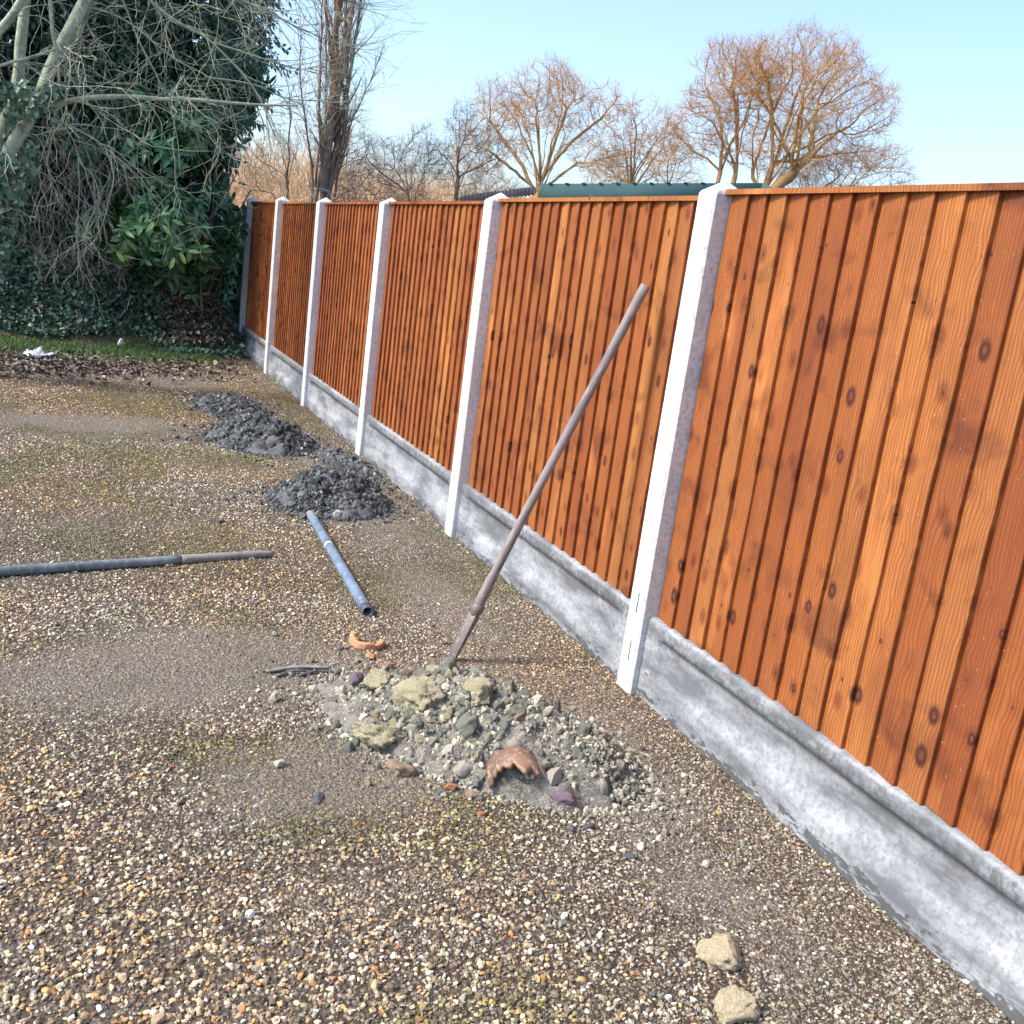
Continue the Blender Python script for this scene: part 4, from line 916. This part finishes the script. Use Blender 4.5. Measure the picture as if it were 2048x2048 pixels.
def heap(name, label, cx, cy, L, W, ang, H, seed, mat, clodmat, nclod, csz=(.012, .035), bumpy=.5, sc=14., power=1.2, asym=0.):
    nr, na = 70, 150; r = np.linspace(0, 1.0, nr); a = np.arange(na)*2*np.pi/na; R_, A_ = np.meshgrid(r, a, indexing='ij')
    edge = 1+.16*vnoise(np.stack([np.cos(a)*1.6, np.sin(a)*1.6, a*0+seed], 1), seed)+.07*vnoise(np.stack([np.cos(a)*5, np.sin(a)*5, a*0+seed], 1), seed+1)
    X = R_*np.cos(A_)*L*edge[None]; Y = R_*np.sin(A_)*W*edge[None]
    ca, sa = math.cos(ang), math.sin(ang)
    def height(X, Y, Rn):
        sh_ = X.shape; P = np.stack([X.ravel()*sc, Y.ravel()*sc, np.full(X.size, seed*1.7)], 1)
        prof = np.clip(1-Rn.ravel()**2, 0, 1)**power*(1+asym*X.ravel()/L)
        big = .55*vnoise(P*.35, seed+3); rid = (1-2*np.abs(vnoise(P*.8, seed+4))); fi = (1-2*np.abs(vnoise(P*2.1, seed+5))); ff = vnoise(P*5.5, seed+6)
        z = H*prof*(1+big)+bumpy*.028*(rid*.9+fi*.55+ff*.25)*np.clip(prof*5, 0, 1)
        return z.reshape(sh_)
    Z = height(X, Y, R_)-.014*(R_ > .97)
    wx, wy = cx+X*ca-Y*sa, cy+X*sa+Y*ca; gz_ = ground_z(wx.ravel(), wy.ravel()).reshape(X.shape)
    g0 = gz1(cx, cy); V = np.stack([wx.ravel()-cx, wy.ravel()-cy, (Z+gz_+.002).ravel()-g0], 1)
    i_ = np.arange((nr-1)*na); rr_, cc = i_//na, i_ % na; c2 = (cc+1) % na
    F = np.stack([rr_*na+cc, (rr_+1)*na+cc, (rr_+1)*na+c2, rr_*na+c2], 1)
    root = empty(name, (cx, cy, g0), label, 'heap'); mesh_np('mound', V, F, mat, root, smooth=False)
    rg = np.random.default_rng(seed+100); vars_ = [rock_mesh('clod', seed*10+k, clodmat, 3, .75, 9, (1, .7+.05*k, .45+.06*k), .26) for k in range(5)]
    def at(u, v):
        Rn = np.array([math.hypot(u, v)]); x, y = np.array([u*L]), np.array([v*W]); z = float(height(x, y, Rn)[0]); return cx+x[0]*ca-y[0]*sa, cy+x[0]*sa+y[0]*ca, z
    for k in range(nclod):
        rr2 = rg.uniform(0, 1)**.6*1.05; t = rg.uniform(0, 2*math.pi); x, y, z = at(rr2*math.cos(t), rr2*math.sin(t)); s_ = rg.uniform(*csz)*(1.2 if rr2 < .7 else .7)
        o = link('clod', vars_[k % 5], root); o.location = (x-cx, y-cy, gz1(x, y)-g0+z+s_*.25); o.scale = (s_,)*3; o.rotation_euler = tuple(rg.uniform(0, 6.28, 3))
    HEAPS.append((cx, cy, L, W, ang, mat, height)); return at, root
heap('clay_heap', 'round heap of black sticky clay beside the top end of the blue tube', 1.38, 5.46, .33, .36, .2, .115, 1, M_clay, M_clay, 120, (.010, .034), 1.1, 10)
heap('clay_heap', 'dark clay heap in the middle distance between the round heap and the far fence', 1.27, 7.10, .36, .46, .3, .11, 2, M_clay, M_clay, 120, (.012, .038), 1.1, 9)
heap('clay_heap', 'farthest low spread of grey clay crumbs, nearest the laurel', 1.22, 8.35, .27, .50, .1, .06, 3, M_clay, M_clay, 90, (.010, .03), .9, 10)
heap('soil_scrape', 'thin scrape of dark soil along the fence foot, past the round clay heap', 1.70, 6.35, .13, .45, .1, .04, 4, M_clay, M_clay, 30, (.01, .025), .6, 12)
atR, heapR = heap('rubble_heap', 'nearest heap of grey soil strewn with yellow stones, below the digging bar', 1.19, 2.62, .56, .30, -.87, .105, 6, M_soil, M_stoneG, 230, (.008, .024), .9, 15, asym=.45)
def heapz(x, y):
    ca, sa = math.cos(-.87), math.sin(-.87); dx, dy = x-1.19, y-2.62; u = (dx*ca+dy*sa)/.56; v = (-dx*sa+dy*ca)/.30
    return atR(u, v)[2] if u*u+v*v < 1 else 0.
def stone(label, x, y, size, mat, seed, dims=(1, .8, .6), rot=None, rough=.35, facets=8, crumbly=0., cat='stone', group='stones and lumps on the rubble heap', name='stone', zoff=0., sub=4):
    me = rock_mesh(name, seed, mat, sub, rough, facets, dims, crumbly, False); o = bpy.data.objects.new(name, me); COL.objects.link(o)
    s_ = size/2*(1.3 if 'rubble' in group else 1.1); o.scale = (s_,)*3; o.location = (x, y, gz1(x, y)+heapz(x, y)+s_*dims[2]*.5+zoff)
    rg = np.random.default_rng(seed); o.rotation_euler = rot if rot else (rg.normal(0, .25), rg.normal(0, .25), rg.uniform(0, 6.28))
    return tag(o, label, cat, group)
stone('large pale yellow crumbly lump at the left side of the rubble heap', .86, 2.61, .125, M_stoneY, 201, (1, .85, .5), crumbly=.20, name='earth_lump', cat='lump')
stone('big yellow lump with a dark hollow in the middle of the rubble heap', 1.01, 2.70, .125, M_stoneY, 202, (1, .8, .65), crumbly=.24, name='earth_lump', cat='lump')
stone('dull yellow crumbly lump at the far left of the rubble heap, near the terracotta', .93, 2.89, .09, M_stoneY, 203, (1, .8, .5), crumbly=.22, name='earth_lump', cat='lump')
stone('pale yellow rounded stone just below the tip of the digging bar', 1.155, 2.955, .066, M_stoneY, 204, (1, .85, .8))
stone('smooth olive stone standing on edge below the digging bar', 1.15, 2.83, .085, M_stoneG, 205, (.62, .45, 1), (.3, .2, .4), .15, 5, zoff=.01)
stone('brown angular stone left of the light grey stone on the rubble heap', 1.04, 2.94, .06, M_stoneT, 206, (1, .8, .8))
stone('light grey rounded stone between the brown stone and the pale yellow one', 1.10, 2.91, .055, M_stoneP, 207, (1, .8, .7))
stone('small blue grey pebble on the rubble heap, left of the middle', 1.02, 2.865, .032, M_slate, 208, (1, .8, .6), rough=.1, facets=2)
stone('pale blue grey pebble under the slate strip on the rubble heap', 1.14, 2.71, .045, M_stoneP, 209, (1, .7, .6), rough=.1, facets=3)
stone('dark flat slate strip lying on top of the rubble heap', 1.165, 2.785, .085, M_slate, 210, (1, .28, .16), (.05, .05, .45), .1, 6, zoff=.012)
stone('yellow clod with a shaded right side, centre right of the rubble heap', 1.16, 2.57, .10, M_stoneY, 211, (1, .8, .6), crumbly=.22, name='earth_lump', cat='lump')
stone('tall olive lump left of the yellow clod near the pottery', 1.09, 2.47, .075, M_stoneG, 212, (.7, .6, 1), crumbly=.06)
stone('flat tan stone at the lower left edge of the rubble heap', .89, 2.445, .066, M_stoneT, 213, (1, .85, .5))
stone('tan pebble just left of the broken stoneware', 1.055, 2.385, .055, M_stoneP, 214, (1, .8, .7))
stone('small pinkish orange chip left of the broken stoneware', 1.005, 2.335, .033, M_brick, 215, (1, .8, .6))
stone('small brown pebble under the left foot of the broken stoneware', 1.045, 2.285, .032, M_stoneT, 216, (1, .7, .7))
stone('grey green crumbly lump at the top right of the rubble heap', 1.335, 3.0, .095, M_stoneG, 217, (1, .7, .5), crumbly=.22, name='earth_lump', cat='lump')
stone('brown grey stone left of the digging bar tip', 1.125, 3.04, .055, M_stoneT, 218, (1, .8, .7))
stone('purple grey rounded stone at the far left of the rubble heap', .875, 2.93, .05, M_purple, 219, (.8, .8, .9))
stone('pale flat stone on the gravel left of the rubble heap', .915, 3.055, .062, M_stoneP, 220, (1, .6, .3))
stone('lilac clay lump right of the broken stoneware', 1.285, 2.19, .08, M_purple, 221, (1, .6, .5), crumbly=.1, name='earth_lump', cat='lump')
stone('dark slate chip lying alone on the gravel left of the rubble heap', .63, 2.345, .05, M_slate, 222, (1, .5, .25), group='loose chips on the gravel')
stone('brown stone beside the small terracotta bits', 1.055, 3.16, .05, M_stoneT, 223, (1, .8, .5), group='loose chips on the gravel')
stone('small terracotta chip touching the curved terracotta piece', 1.015, 3.245, .036, M_terr, 224, (1, .8, .6), group='loose chips on the gravel')
stone('tiny terracotta chip between the curved piece and the brown stone', 1.035, 3.20, .026, M_terr, 225, (1, .8, .5), group='loose chips on the gravel')
stone('small orange chip on dark soil near the fence, right of the rubble heap', 1.585, 2.385, .03, M_brick, 226, (1, .7, .4), group='loose chips on the gravel')
stone('lilac chip on the gravel below the rubble heap', 1.255, 2.08, .034, M_purple, 227, (1, .7, .4), group='loose chips on the gravel')
stone('slate chip on the gravel beside the lilac chip', 1.305, 2.075, .034, M_slate, 228, (1, .7, .4), group='loose chips on the gravel')
stone('orange brick crumb on the gravel under the broken stoneware', 1.04, 2.19, .028, M_brick, 229, (1, .7, .5), group='loose chips on the gravel')
stone('dark oval pebble on the gravel right of centre at the bottom', 1.35, 1.93, .030, M_slate, 230, (1, .6, .5), group='loose chips on the gravel')
stone('bright white flint on the gravel at the lower left', .385, 1.90, .030, M_white, 231, (1, .8, .7), group='loose chips on the gravel')
stone('small bright white flint touching the larger white one', .395, 1.872, .018, M_white, 232, (1, .8, .7), group='loose chips on the gravel')
stone('red brick crumb on the mossy gravel at left', .28, 2.56, .022, M_brick, 233, (1, .8, .6), group='loose chips on the gravel')
stone('dark flat stone on the gravel below the long pole', .70, 3.83, .045, M_purple, 234, (1, .7, .3), group='loose chips on the gravel')
stone('dark lump on the gravel above the end of the long pole', .72, 5.02, .045, M_slate, 235, (1, .6, .5), group='loose chips on the gravel')
stone('upper of the two pale sandstone lumps at the bottom right of the gravel', 1.365, 1.545, .100, M_sand, 241, (1, .85, .55), (.1, .1, -.6), crumbly=.16, name='sandstone_lump', cat='lump', group='sandstone lumps')
stone('lower pale sandstone lump at the bottom edge, cut by the frame', 1.305, 1.385, .105, M_sand, 242, (1, .8, .6), (.15, -.1, .5), crumbly=.18, name='sandstone_lump', cat='lump', group='sandstone lumps')
# smaller rubble in the heap: pieces of the heap
rg = np.random.default_rng(31); vv = [rock_mesh('stone_chip', 300+k, (M_stoneY, M_stoneG, M_stoneP, M_stoneT, M_stoneY, M_stoneG)[k], 3, .5, 10, (1, .75, .5), .1) for k in range(6)]
for k in range(210):
    x = rg.normal(1.04, .13); y = rg.normal(2.68, .17)+(x-1.04)*-.3
    s_ = rg.uniform(.008, .027); o = link('stone_chip', vv[int(rg.integers(6))], heapR)
    o.location = (x-1.19, y-2.62, gz1(x, y)+heapz(x, y)-gz1(1.19, 2.62)+s_*.3); o.scale = (s_,)*3; o.rotation_euler = tuple(rg.uniform(0, 6, 3))

# curved broken terracotta piece (part of a pipe rim)
def arc_shell(name, R, t, h, a0, a1, mat, seed, nseg=40, irr=.35):
    """ring segment, axis z; broken uneven upper edge"""
    a = np.linspace(a0, a1, nseg); hh = h*(1-irr*.5+irr*vnoise(np.stack([a*2.2, a*0, a*0+seed], 1), seed)+irr*.3*vnoise(np.stack([a*7, a*0, a*0+seed], 1), seed+1)); rows = []
    for q in range(5):
        f = q/4; rows.append(np.stack([(R+.002*vnoise(np.stack([a*4, a*0+f*3, a*0], 1), seed))*np.cos(a), R*np.sin(a), hh*f], 1))
    for q in range(5):
        f = 1-q/4; rows.append(np.stack([(R-t)*np.cos(a), (R-t)*np.sin(a), hh*f*.94], 1))
    V = np.concatenate(rows); nrw = 10; F = []
    for q in range(nrw):
        for i_ in range(nseg-1): q2 = (q+1) % nrw; F.append([q*nseg+i_, q*nseg+i_+1, q2*nseg+i_+1, q2*nseg+i_])
    caps = [np.array([[q*nseg for q in range(nrw)][::-1]]), np.array([[q*nseg+nseg-1 for q in range(nrw)]])]
    return mesh_np(name, V, [np.array(F)]+caps, mat)
o = arc_shell('terracotta_shard', .066, .021, .030, math.radians(125), math.radians(350), M_terr, 5, 40, .16); o.location = (1.035, 3.375, gz1(1.03, 3.37)+.002); o.rotation_euler = (.10, .05, .1)
tag(o, 'curved C shaped piece of broken terracotta pipe below the blue tube', 'terracotta shard')
o = arc_shell('stoneware_shard', .080, .014, .12, math.radians(8), math.radians(176), M_glazed, 9, 60, .30)
o.rotation_euler = (math.radians(99), math.radians(-7), math.radians(-10)); o.location = (1.185, 2.345, gz1(1.19, 2.33)+.038)
tag(o, 'brown mottled arch of broken stoneware pipe at the lower edge of the rubble heap', 'pottery shard')
# flat dark sticks left of the heap
sk = empty('rotten_sticks', (.73, 3.15, gz1(.73, 3.15)), 'flat dark rotten sticks lying on the muddy patch left of the rubble heap', 'sticks')
for q, (x0, y0, x1, y1, r) in enumerate([(-.10, .01, .12, .02, .009), (-.07, -.03, .05, -.005, .008), (.0, -.035, .13, -.015, .006)]):
    c = catmull([(x0, y0, .008), ((x0+x1)/2, (y0+y1)/2+.012, .014), (x1, y1, .007)], 8); V, F, T = polytube(c, r*(1+.35*vnoise(c*60, q)), 7); V[:, 2] = .006+(V[:, 2]-.006)*.6
    mesh_np('stick', V, [F, T], M_clay if q else M_poleb, sk, smooth=True)

# ------------------------------------------------------------------ tools
# digging bar leaning on the fence
a = np.array([1.300, 3.200, -.01]); bT = np.array([1.823, 3.125, 1.428]); ax_ = (bT-a)/np.linalg.norm(bT-a); Lb = np.linalg.norm(bT-a)
root = empty('digging_bar', tuple(a), 'long wooden handled digging bar with a narrow steel blade, leaning on the fence', 'digging tool')
root.rotation_mode = 'QUATERNION'; root.rotation_quaternion = Vector(ax_).to_track_quat('Z', 'Y')
bl = .225
zs = np.linspace(bl+.0, Lb, 34); bend = .006*np.sin(zs*3.1)
V, F, T = polytube(np.stack([bend, bend*.4, zs], 1), 0.0170+.0015*vnoise(np.stack([zs*6, zs*0, zs*0], 1), 1)+np.where(zs < bl+.12, .003, 0), 16); mesh_np('handle', V, [F, T], M_handle, root, smooth=True)
V, F, T = polytube(np.array([(0, 0, bl-.015), (.0, 0, bl+.005), (0, 0, bl+.028), (0, 0, bl+.03)]), [.016, .0240, .0235, .022], 16); mesh_np('socket', V, [F, T], M_steel, root, smooth=True)
# tapered blade: widest at the shoulder, chisel tip
st_ = [(-.03, .016, .001), (.02, .0165, .004), (.10, .0175, .008), (.17, .018, .011), (.205, .0185, .013), (.228, .013, .012)]
V = []; 
for z, w2, t2 in st_: V += [(-w2, -t2, z), (w2, -t2, z), (w2, t2, z), (-w2, t2, z)]
F = [[i_*4+j, i_*4+(j+1) % 4, i_*4+4+(j+1) % 4, i_*4+4+j] for i_ in range(len(st_)-1) for j in range(4)]+[[3, 2, 1, 0], [20, 21, 22, 23]]
o = mesh_np('blade', np.array(V), np.array(F), M_steel, root); o.rotation_euler = (0, 0, .55)
bv = o.modifiers.new('bevel', 'BEVEL'); bv.width = .0018; bv.segments = 2
# blue tube
def lying(name, label, cat, p0, p1, pts_r, mats, k=18, parts=('tube',), sag=0.):
    p0 = np.array([*p0, gz1(*p0)]); p1 = np.array([*p1, gz1(*p1)]); root = empty(name, tuple(p0), label, cat); return p0, p1-p0, root
p0, dd, root = lying('steel_tube', 'blue grey painted tube with a pale tape band, lying between the heaps', 'tube', (1.19, 5.12), (1.115, 3.665), 0, 0)
R = .0235; ts = np.linspace(0, 1, 26); C = dd[None]*ts[:, None]+[0, 0, R-.003]
V, F, T = polytube(C, np.full(26, R)+np.where(ts > .985, .0, 0), 20, cap=False)
# hollow open end
Vi, Fi, Ti = polytube(C, np.full(26, R*.82), 20, cap=False); n0 = len(V); j = np.arange(20); j2 = (j+1) % 20
rim = np.concatenate([np.stack([j+25*20, j2+25*20, j2+25*20+n0, j+25*20+n0], 1), np.stack([j2, j, j+n0, j2+n0], 1)])
mesh_np('tube_wall', np.concatenate([V, Vi]), [F, Fi[:, ::-1]+n0, rim], M_pipe, root, smooth=True)
for t0, t1, mt, rr_ in ((.385, .400, M_tape, 1.015), (.965, .999, M_slate, 1.03), (.0, .06, M_poleb, 1.015)):
    C2 = dd[None]*np.linspace(t0, t1, 3)[:, None]+[0, 0, R-.003]; V, F, T = polytube(C2, np.full(3, R*rr_), 20, cap=False); mesh_np('tape_band' if mt is M_tape else 'end_band', V, F, mt, root, smooth=True)
# long pole at left
P_ = [(-1.35, 3.90), (-.228, 4.178), (.33, 4.318), (.88, 4.452)]
g0 = gz1(-.228, 4.178); root = empty('long_pole', (-.228, 4.178, g0), 'long muddy pole lying across the gravel at left, brown at its right end', 'pole')
def seg(name, t0, t1, r0_, r1_, mat, n_=20):
    q0, q1 = np.array([-1.35, 3.90]), np.array([.88, 4.452]); ts = np.linspace(t0, t1, n_); xy = q0[None]+(q1-q0)[None]*ts[:, None]
    z = np.full(n_, gz1(0, 4.2))+.020+.004*np.sin(ts*5); r = np.linspace(r0_, r1_, n_)*(1+.03*vnoise(np.stack([ts*40, ts*0, ts*0], 1), 3))
    if t1 > .99: r[-3:] *= [.92, .75, .45]
    V, F, T = polytube(np.stack([xy[:, 0]+.228, xy[:, 1]-4.178, z-g0], 1), r, 14); mesh_np(name, V, [F, T], mat, root, smooth=True)
seg('shaft', 0, .815, .021, .020, M_pole, 40); seg('wooden_end', .813, 1.0, .0205, .0175, M_poleb, 18)

# plastic sheet and white scrap at the leaf edge
nn_ = 34; u, v = np.meshgrid(np.linspace(0, 1, nn_), np.linspace(0, 1, nn_)); ur, vr = u.ravel(), v.ravel()
X = (ur-.5)*.42; Y = (vr-.5)*.55; e_ = 1+.3*n2(ur, vr, 3, 8)
fz = np.stack([X*14, Y*14, X*0], 1); zz = .015+.05*np.abs(fbm(fz, 55, 3))
i = np.arange((nn_-1)**2); r_, c_ = i//(nn_-1), i % (nn_-1); a = r_*nn_+c_
keep = vnoise(np.stack([X[a]*7, Y[a]*7, X[a]*0], 1), 9)+1.1-2.6*np.hypot(X[a]/.42, Y[a]/.55) > 0
o = mesh_np('plastic_sheet', np.stack([X*e_, Y*e_, zz], 1), np.stack([a, a+1, a+nn_+1, a+nn_], 1)[keep], M_plastic, smooth=True); o.location = (-.30, 10.42, gz1(-.3, 10.4))
so_ = o.modifiers.new('thick', 'SOLIDIFY'); so_.thickness = .0015
tag(o, 'crumpled pale plastic sheet among the dead leaves at the left edge', 'plastic sheet')
o = mesh_np('bottle_lid', *(lambda r: (r[0], [r[1], r[2]]))(polytube(np.array([(0, 0, 0), (0, 0, .02)]), [.028, .028], 14)), M_white); o.location = (-.26, 10.5, gz1(-.26, 10.5)+.07); o.rotation_euler = (1.1, 0, .2)
tag(o, 'small round white lid on the crumpled plastic sheet', 'lid')
me = rock_mesh('paper_scrap', 501, M_white, 3, .5, 6, (.8, .35, 1.0), .12); o = link('paper_scrap', me); o.scale = (.045,)*3; o.location = (.50, 11.55, gz1(.5, 11.55)+.10); o.rotation_euler = (.2, .3, .2)
tag(o, 'crumpled white paper scrap at the edge of the ivy', 'litter')

# ------------------------------------------------------------------ gravel (instances on scattered points)
def pebble_group(name, nvar, sub, mat, flat=.62, angular=.5):
    g = bpy.data.node_groups.new(name, 'GeometryNodeTree')
    g.interface.new_socket('Geometry', in_out='INPUT', socket_type='NodeSocketGeometry'); g.interface.new_socket('Geometry', in_out='OUTPUT', socket_type='NodeSocketGeometry')
    nn = g.nodes.new; L = g.links.new; gi = nn('NodeGroupInput'); go = nn('NodeGroupOutput')
    geo2 = nn('GeometryNodeGeometryToInstance')
    for k in range(nvar):
        ic = nn('GeometryNodeMeshIcoSphere'); ic.inputs['Radius'].default_value = 1; ic.inputs['Subdivisions'].default_value = sub
        pos = nn('GeometryNodeInputPosition'); add = nn('ShaderNodeVectorMath'); add.operation = 'ADD'; add.inputs[1].default_value = (k*7.3, k*3.1, k*1.7); L(pos.outputs[0], add.inputs[0])
        nz = nn('ShaderNodeTexNoise'); nz.inputs['Scale'].default_value = .9; nz.inputs['Detail'].default_value = 2; L(add.outputs[0], nz.inputs['Vector'])
        sb = nn('ShaderNodeVectorMath'); sb.operation = 'SUBTRACT'; sb.inputs[1].default_value = (.5, .5, .5); L(nz.outputs['Color'], sb.inputs[0])
        sc = nn('ShaderNodeVectorMath'); sc.operation = 'SCALE'; sc.inputs['Scale'].default_value = 2.2*angular; L(sb.outputs[0], sc.inputs[0])
        sp_ = nn('GeometryNodeSetPosition'); L(ic.outputs['Mesh'], sp_.inputs['Geometry']); L(sc.outputs[0], sp_.inputs['Offset'])
        tr = nn('GeometryNodeTransform'); tr.inputs['Scale'].default_value = (1, .62+.12*(k % 3), flat-.08*(k % 2)); L(sp_.outputs[0], tr.inputs['Geometry'])
        sm = nn('GeometryNodeSetMaterial'); sm.inputs['Material'].default_value = mat; L(tr.outputs[0], sm.inputs['Geometry']); L(sm.outputs[0], geo2.inputs[0])
    ip = nn('GeometryNodeInstanceOnPoints'); ip.inputs['Pick Instance'].default_value = True; L(geo2.outputs[0], ip.inputs['Instance'])
    mp = nn('GeometryNodeMeshToPoints'); L(gi.outputs[0], mp.inputs['Mesh']); L(mp.outputs[0], ip.inputs['Points'])
    def na(nm_, t): a_ = nn('GeometryNodeInputNamedAttribute'); a_.data_type = t; a_.inputs['Name'].default_value = nm_; return a_.outputs['Attribute']
    L(na('size', 'FLOAT'), ip.inputs['Scale']); L(na('rot', 'FLOAT_VECTOR'), ip.inputs['Rotation'])
    L(ip.outputs[0], go.inputs[0]); return g
def scatter(name, x, y, z, size, rot, tint, grp):
    me = bpy.data.meshes.new(name); me.vertices.add(len(x)); me.vertices.foreach_set('co', np.stack([x, y, z], 1).astype(np.float32).ravel())
    for k, v, t in (('size', size, 'FLOAT'), ('rot', rot, 'FLOAT_VECTOR'), ('tint', tint, 'FLOAT_VECTOR')):
        a_ = me.attributes.new(k, t, 'POINT'); a_.data.foreach_set('value' if t == 'FLOAT' else 'vector', v.astype(np.float32).ravel())
    o = link(name, me); md = o.modifiers.new('stones', 'NODES'); md.node_group = grp; return o
rgG = np.random.default_rng(99)
PAL = np.array([(.60, .50, .33), (.70, .63, .47), (.42, .32, .20), (.24, .18, .12), (.50, .31, .13), (.19, .165, .13), (.09, .085, .075), (.36, .33, .27), (.85, .82, .72), (.40, .18, .08), (.40, .32, .20), (.16, .12, .08)])
PW = np.array([.13, .07, .16, .15, .08, .10, .07, .07, .02, .02, .08, .05]); PW = PW/PW.sum()
xs, ys, ks = [], [], []
for (y0, y1, x0, x1, dens) in ((1.05, 4.0, -1.3, 1.885, 8000), (4.0, 7.0, -1.8, 1.885, 4800), (7.0, 11.6, -2.2, 1.885, 3000)):
    n = int((y1-y0)*(x1-x0)*dens); xs.append(rgG.uniform(x0, x1, n)); ys.append(rgG.uniform(y0, y1, n))
x = np.concatenate(xs); y = np.concatenate(ys); mu = mud(x, y)
grass_edge = np.clip((y-10.2-.2*x)/1.2, 0, 1)
keep = (rgG.uniform(size=len(x)) > mu*.22) & (rgG.uniform(size=len(x)) > grass_edge)
for hx, hy, L_, W_, an, _, _h in HEAPS:
    ca, sa = math.cos(an), math.sin(an); u = ((x-hx)*ca+(y-hy)*sa)/L_; v = (-(x-hx)*sa+(y-hy)*ca)/W_; keep &= (u*u+v*v > .62)
x, y, mu = x[keep], y[keep], mu[keep]; n = len(x)
big = np.clip((2.9-y)/1.4, 0, 1)*np.clip((1.3-x)/.8, .15, 1)
nearf = np.clip((x-1.35)/.35, 0, 1)
size = np.exp(rgG.normal(0, .30, n))*(.0038+.0013*big)*(1-.30*mu)*(1-.15*nearf)+.0001*np.maximum(y-4, 0)
size = np.clip(size, .002, .014)
ci = rgG.choice(len(PAL), n, p=PW); tint = PAL[ci]*rgG.uniform(.7, 1.55, (n, 1))
mudc = np.array([.30, .26, .215]); mm = (mu*.55+nearf*.25)[:, None]; tint = tint*(1-mm)+mudc*rgG.uniform(.65, 1.2, (n, 1))*mm
moss = np.clip(n2(x, y, 1.7, 91, 3)*1.5-.02+.8*np.exp(-((x-.25)/.35)**2-((y-2.75)/.3)**2), 0, .6)[:, None]; tint = tint*(1-moss)+tint*np.array([.38, .50, .12])*moss
warm = np.clip(n2(x, y, 1.3, 92, 3)*1.2, -.5, .6)[:, None]; tint = tint*(1+warm*np.array([.22, .02, -.22]))
rot = np.stack([rgG.normal(0, .45, n), rgG.normal(0, .45, n), rgG.uniform(0, 6.28, n)], 1)
z = ground_z(x, y)+size*(.35-.45*mu)
GP = pebble_group('pebbles', 9, 2, M_peb, .6, .85)
tag(scatter('gravel', x, y, z, size, rot, np.clip(tint, 0, 1), GP), 'mixed cream, brown and grey pea shingle covering the yard', 'gravel', kind='stuff')
# fine grit between the pebbles and on the muddy patches
n = 120000; yb = 1.05+rgG.uniform(0, 1, n)**1.5*6; xb = rgG.uniform(-1.3, 1.88, n); sz = rgG.uniform(.0012, .0034, n); mb = mud(xb, yb)
tn = np.array([.23, .195, .155])*rgG.uniform(.45, 1.9, (n, 1))
tag(scatter('grit', xb, yb, ground_z(xb, yb)+sz*.3, sz, rgG.uniform(0, 6, (n, 3)), np.clip(tn, 0, 1), pebble_group('grit_grains', 3, 1, M_peb, .7)), 'fine brown grit between the pebbles and on the muddy patches', 'grit', kind='stuff')
# crumbs of clay round the heaps
xs, ys, ss, ts, zs = [], [], [], [], []
for hx, hy, L_, W_, an, mt, hf in HEAPS:
    k = int((60000 if mt is M_clay else 120000)*L_*W_)+1500; r = np.where(rgG.uniform(size=k) < .5, np.abs(rgG.normal(0, .62, k)), rgG.uniform(0, 1, k)**.5*1.08); t = rgG.uniform(0, 6.28, k); U, V_ = r*np.cos(t)*L_, r*np.sin(t)*W_; ca, sa = math.cos(an), math.sin(an)
    clay = mt is M_clay
    xs.append(hx+U*ca-V_*sa); ys.append(hy+U*sa+V_*ca); ss.append(np.exp(rgG.normal(0, .5, k))*(.0062 if clay else .0046))
    ts.append(np.where(rgG.uniform(size=(k, 1)) < (.9 if clay else .6), np.array([.095, .105, .112] if clay else [.25, .235, .20]), np.array([.26, .26, .23] if clay else [.40, .38, .29]))*rgG.uniform(.45, 1.6, (k, 1)))
    zs.append(np.where(r < 1, hf(U, V_, np.minimum(r, 1)), 0))
x = np.concatenate(xs); y = np.concatenate(ys); s_ = np.concatenate(ss); tn = np.concatenate(ts); zz_ = np.concatenate(zs); k_ = x < 1.87; x, y, s_, tn, zz_ = x[k_], y[k_], s_[k_], tn[k_], zz_[k_]
z = ground_z(x, y)+s_*.4+zz_
tag(scatter('clay_crumbs', x, y, z, s_, rgG.uniform(0, 6, (len(x), 3)), tn, pebble_group('crumbs', 4, 1, M_peb, .8, .9)), 'loose crumbs of clay and soil scattered round the heaps', 'soil crumbs', kind='stuff')
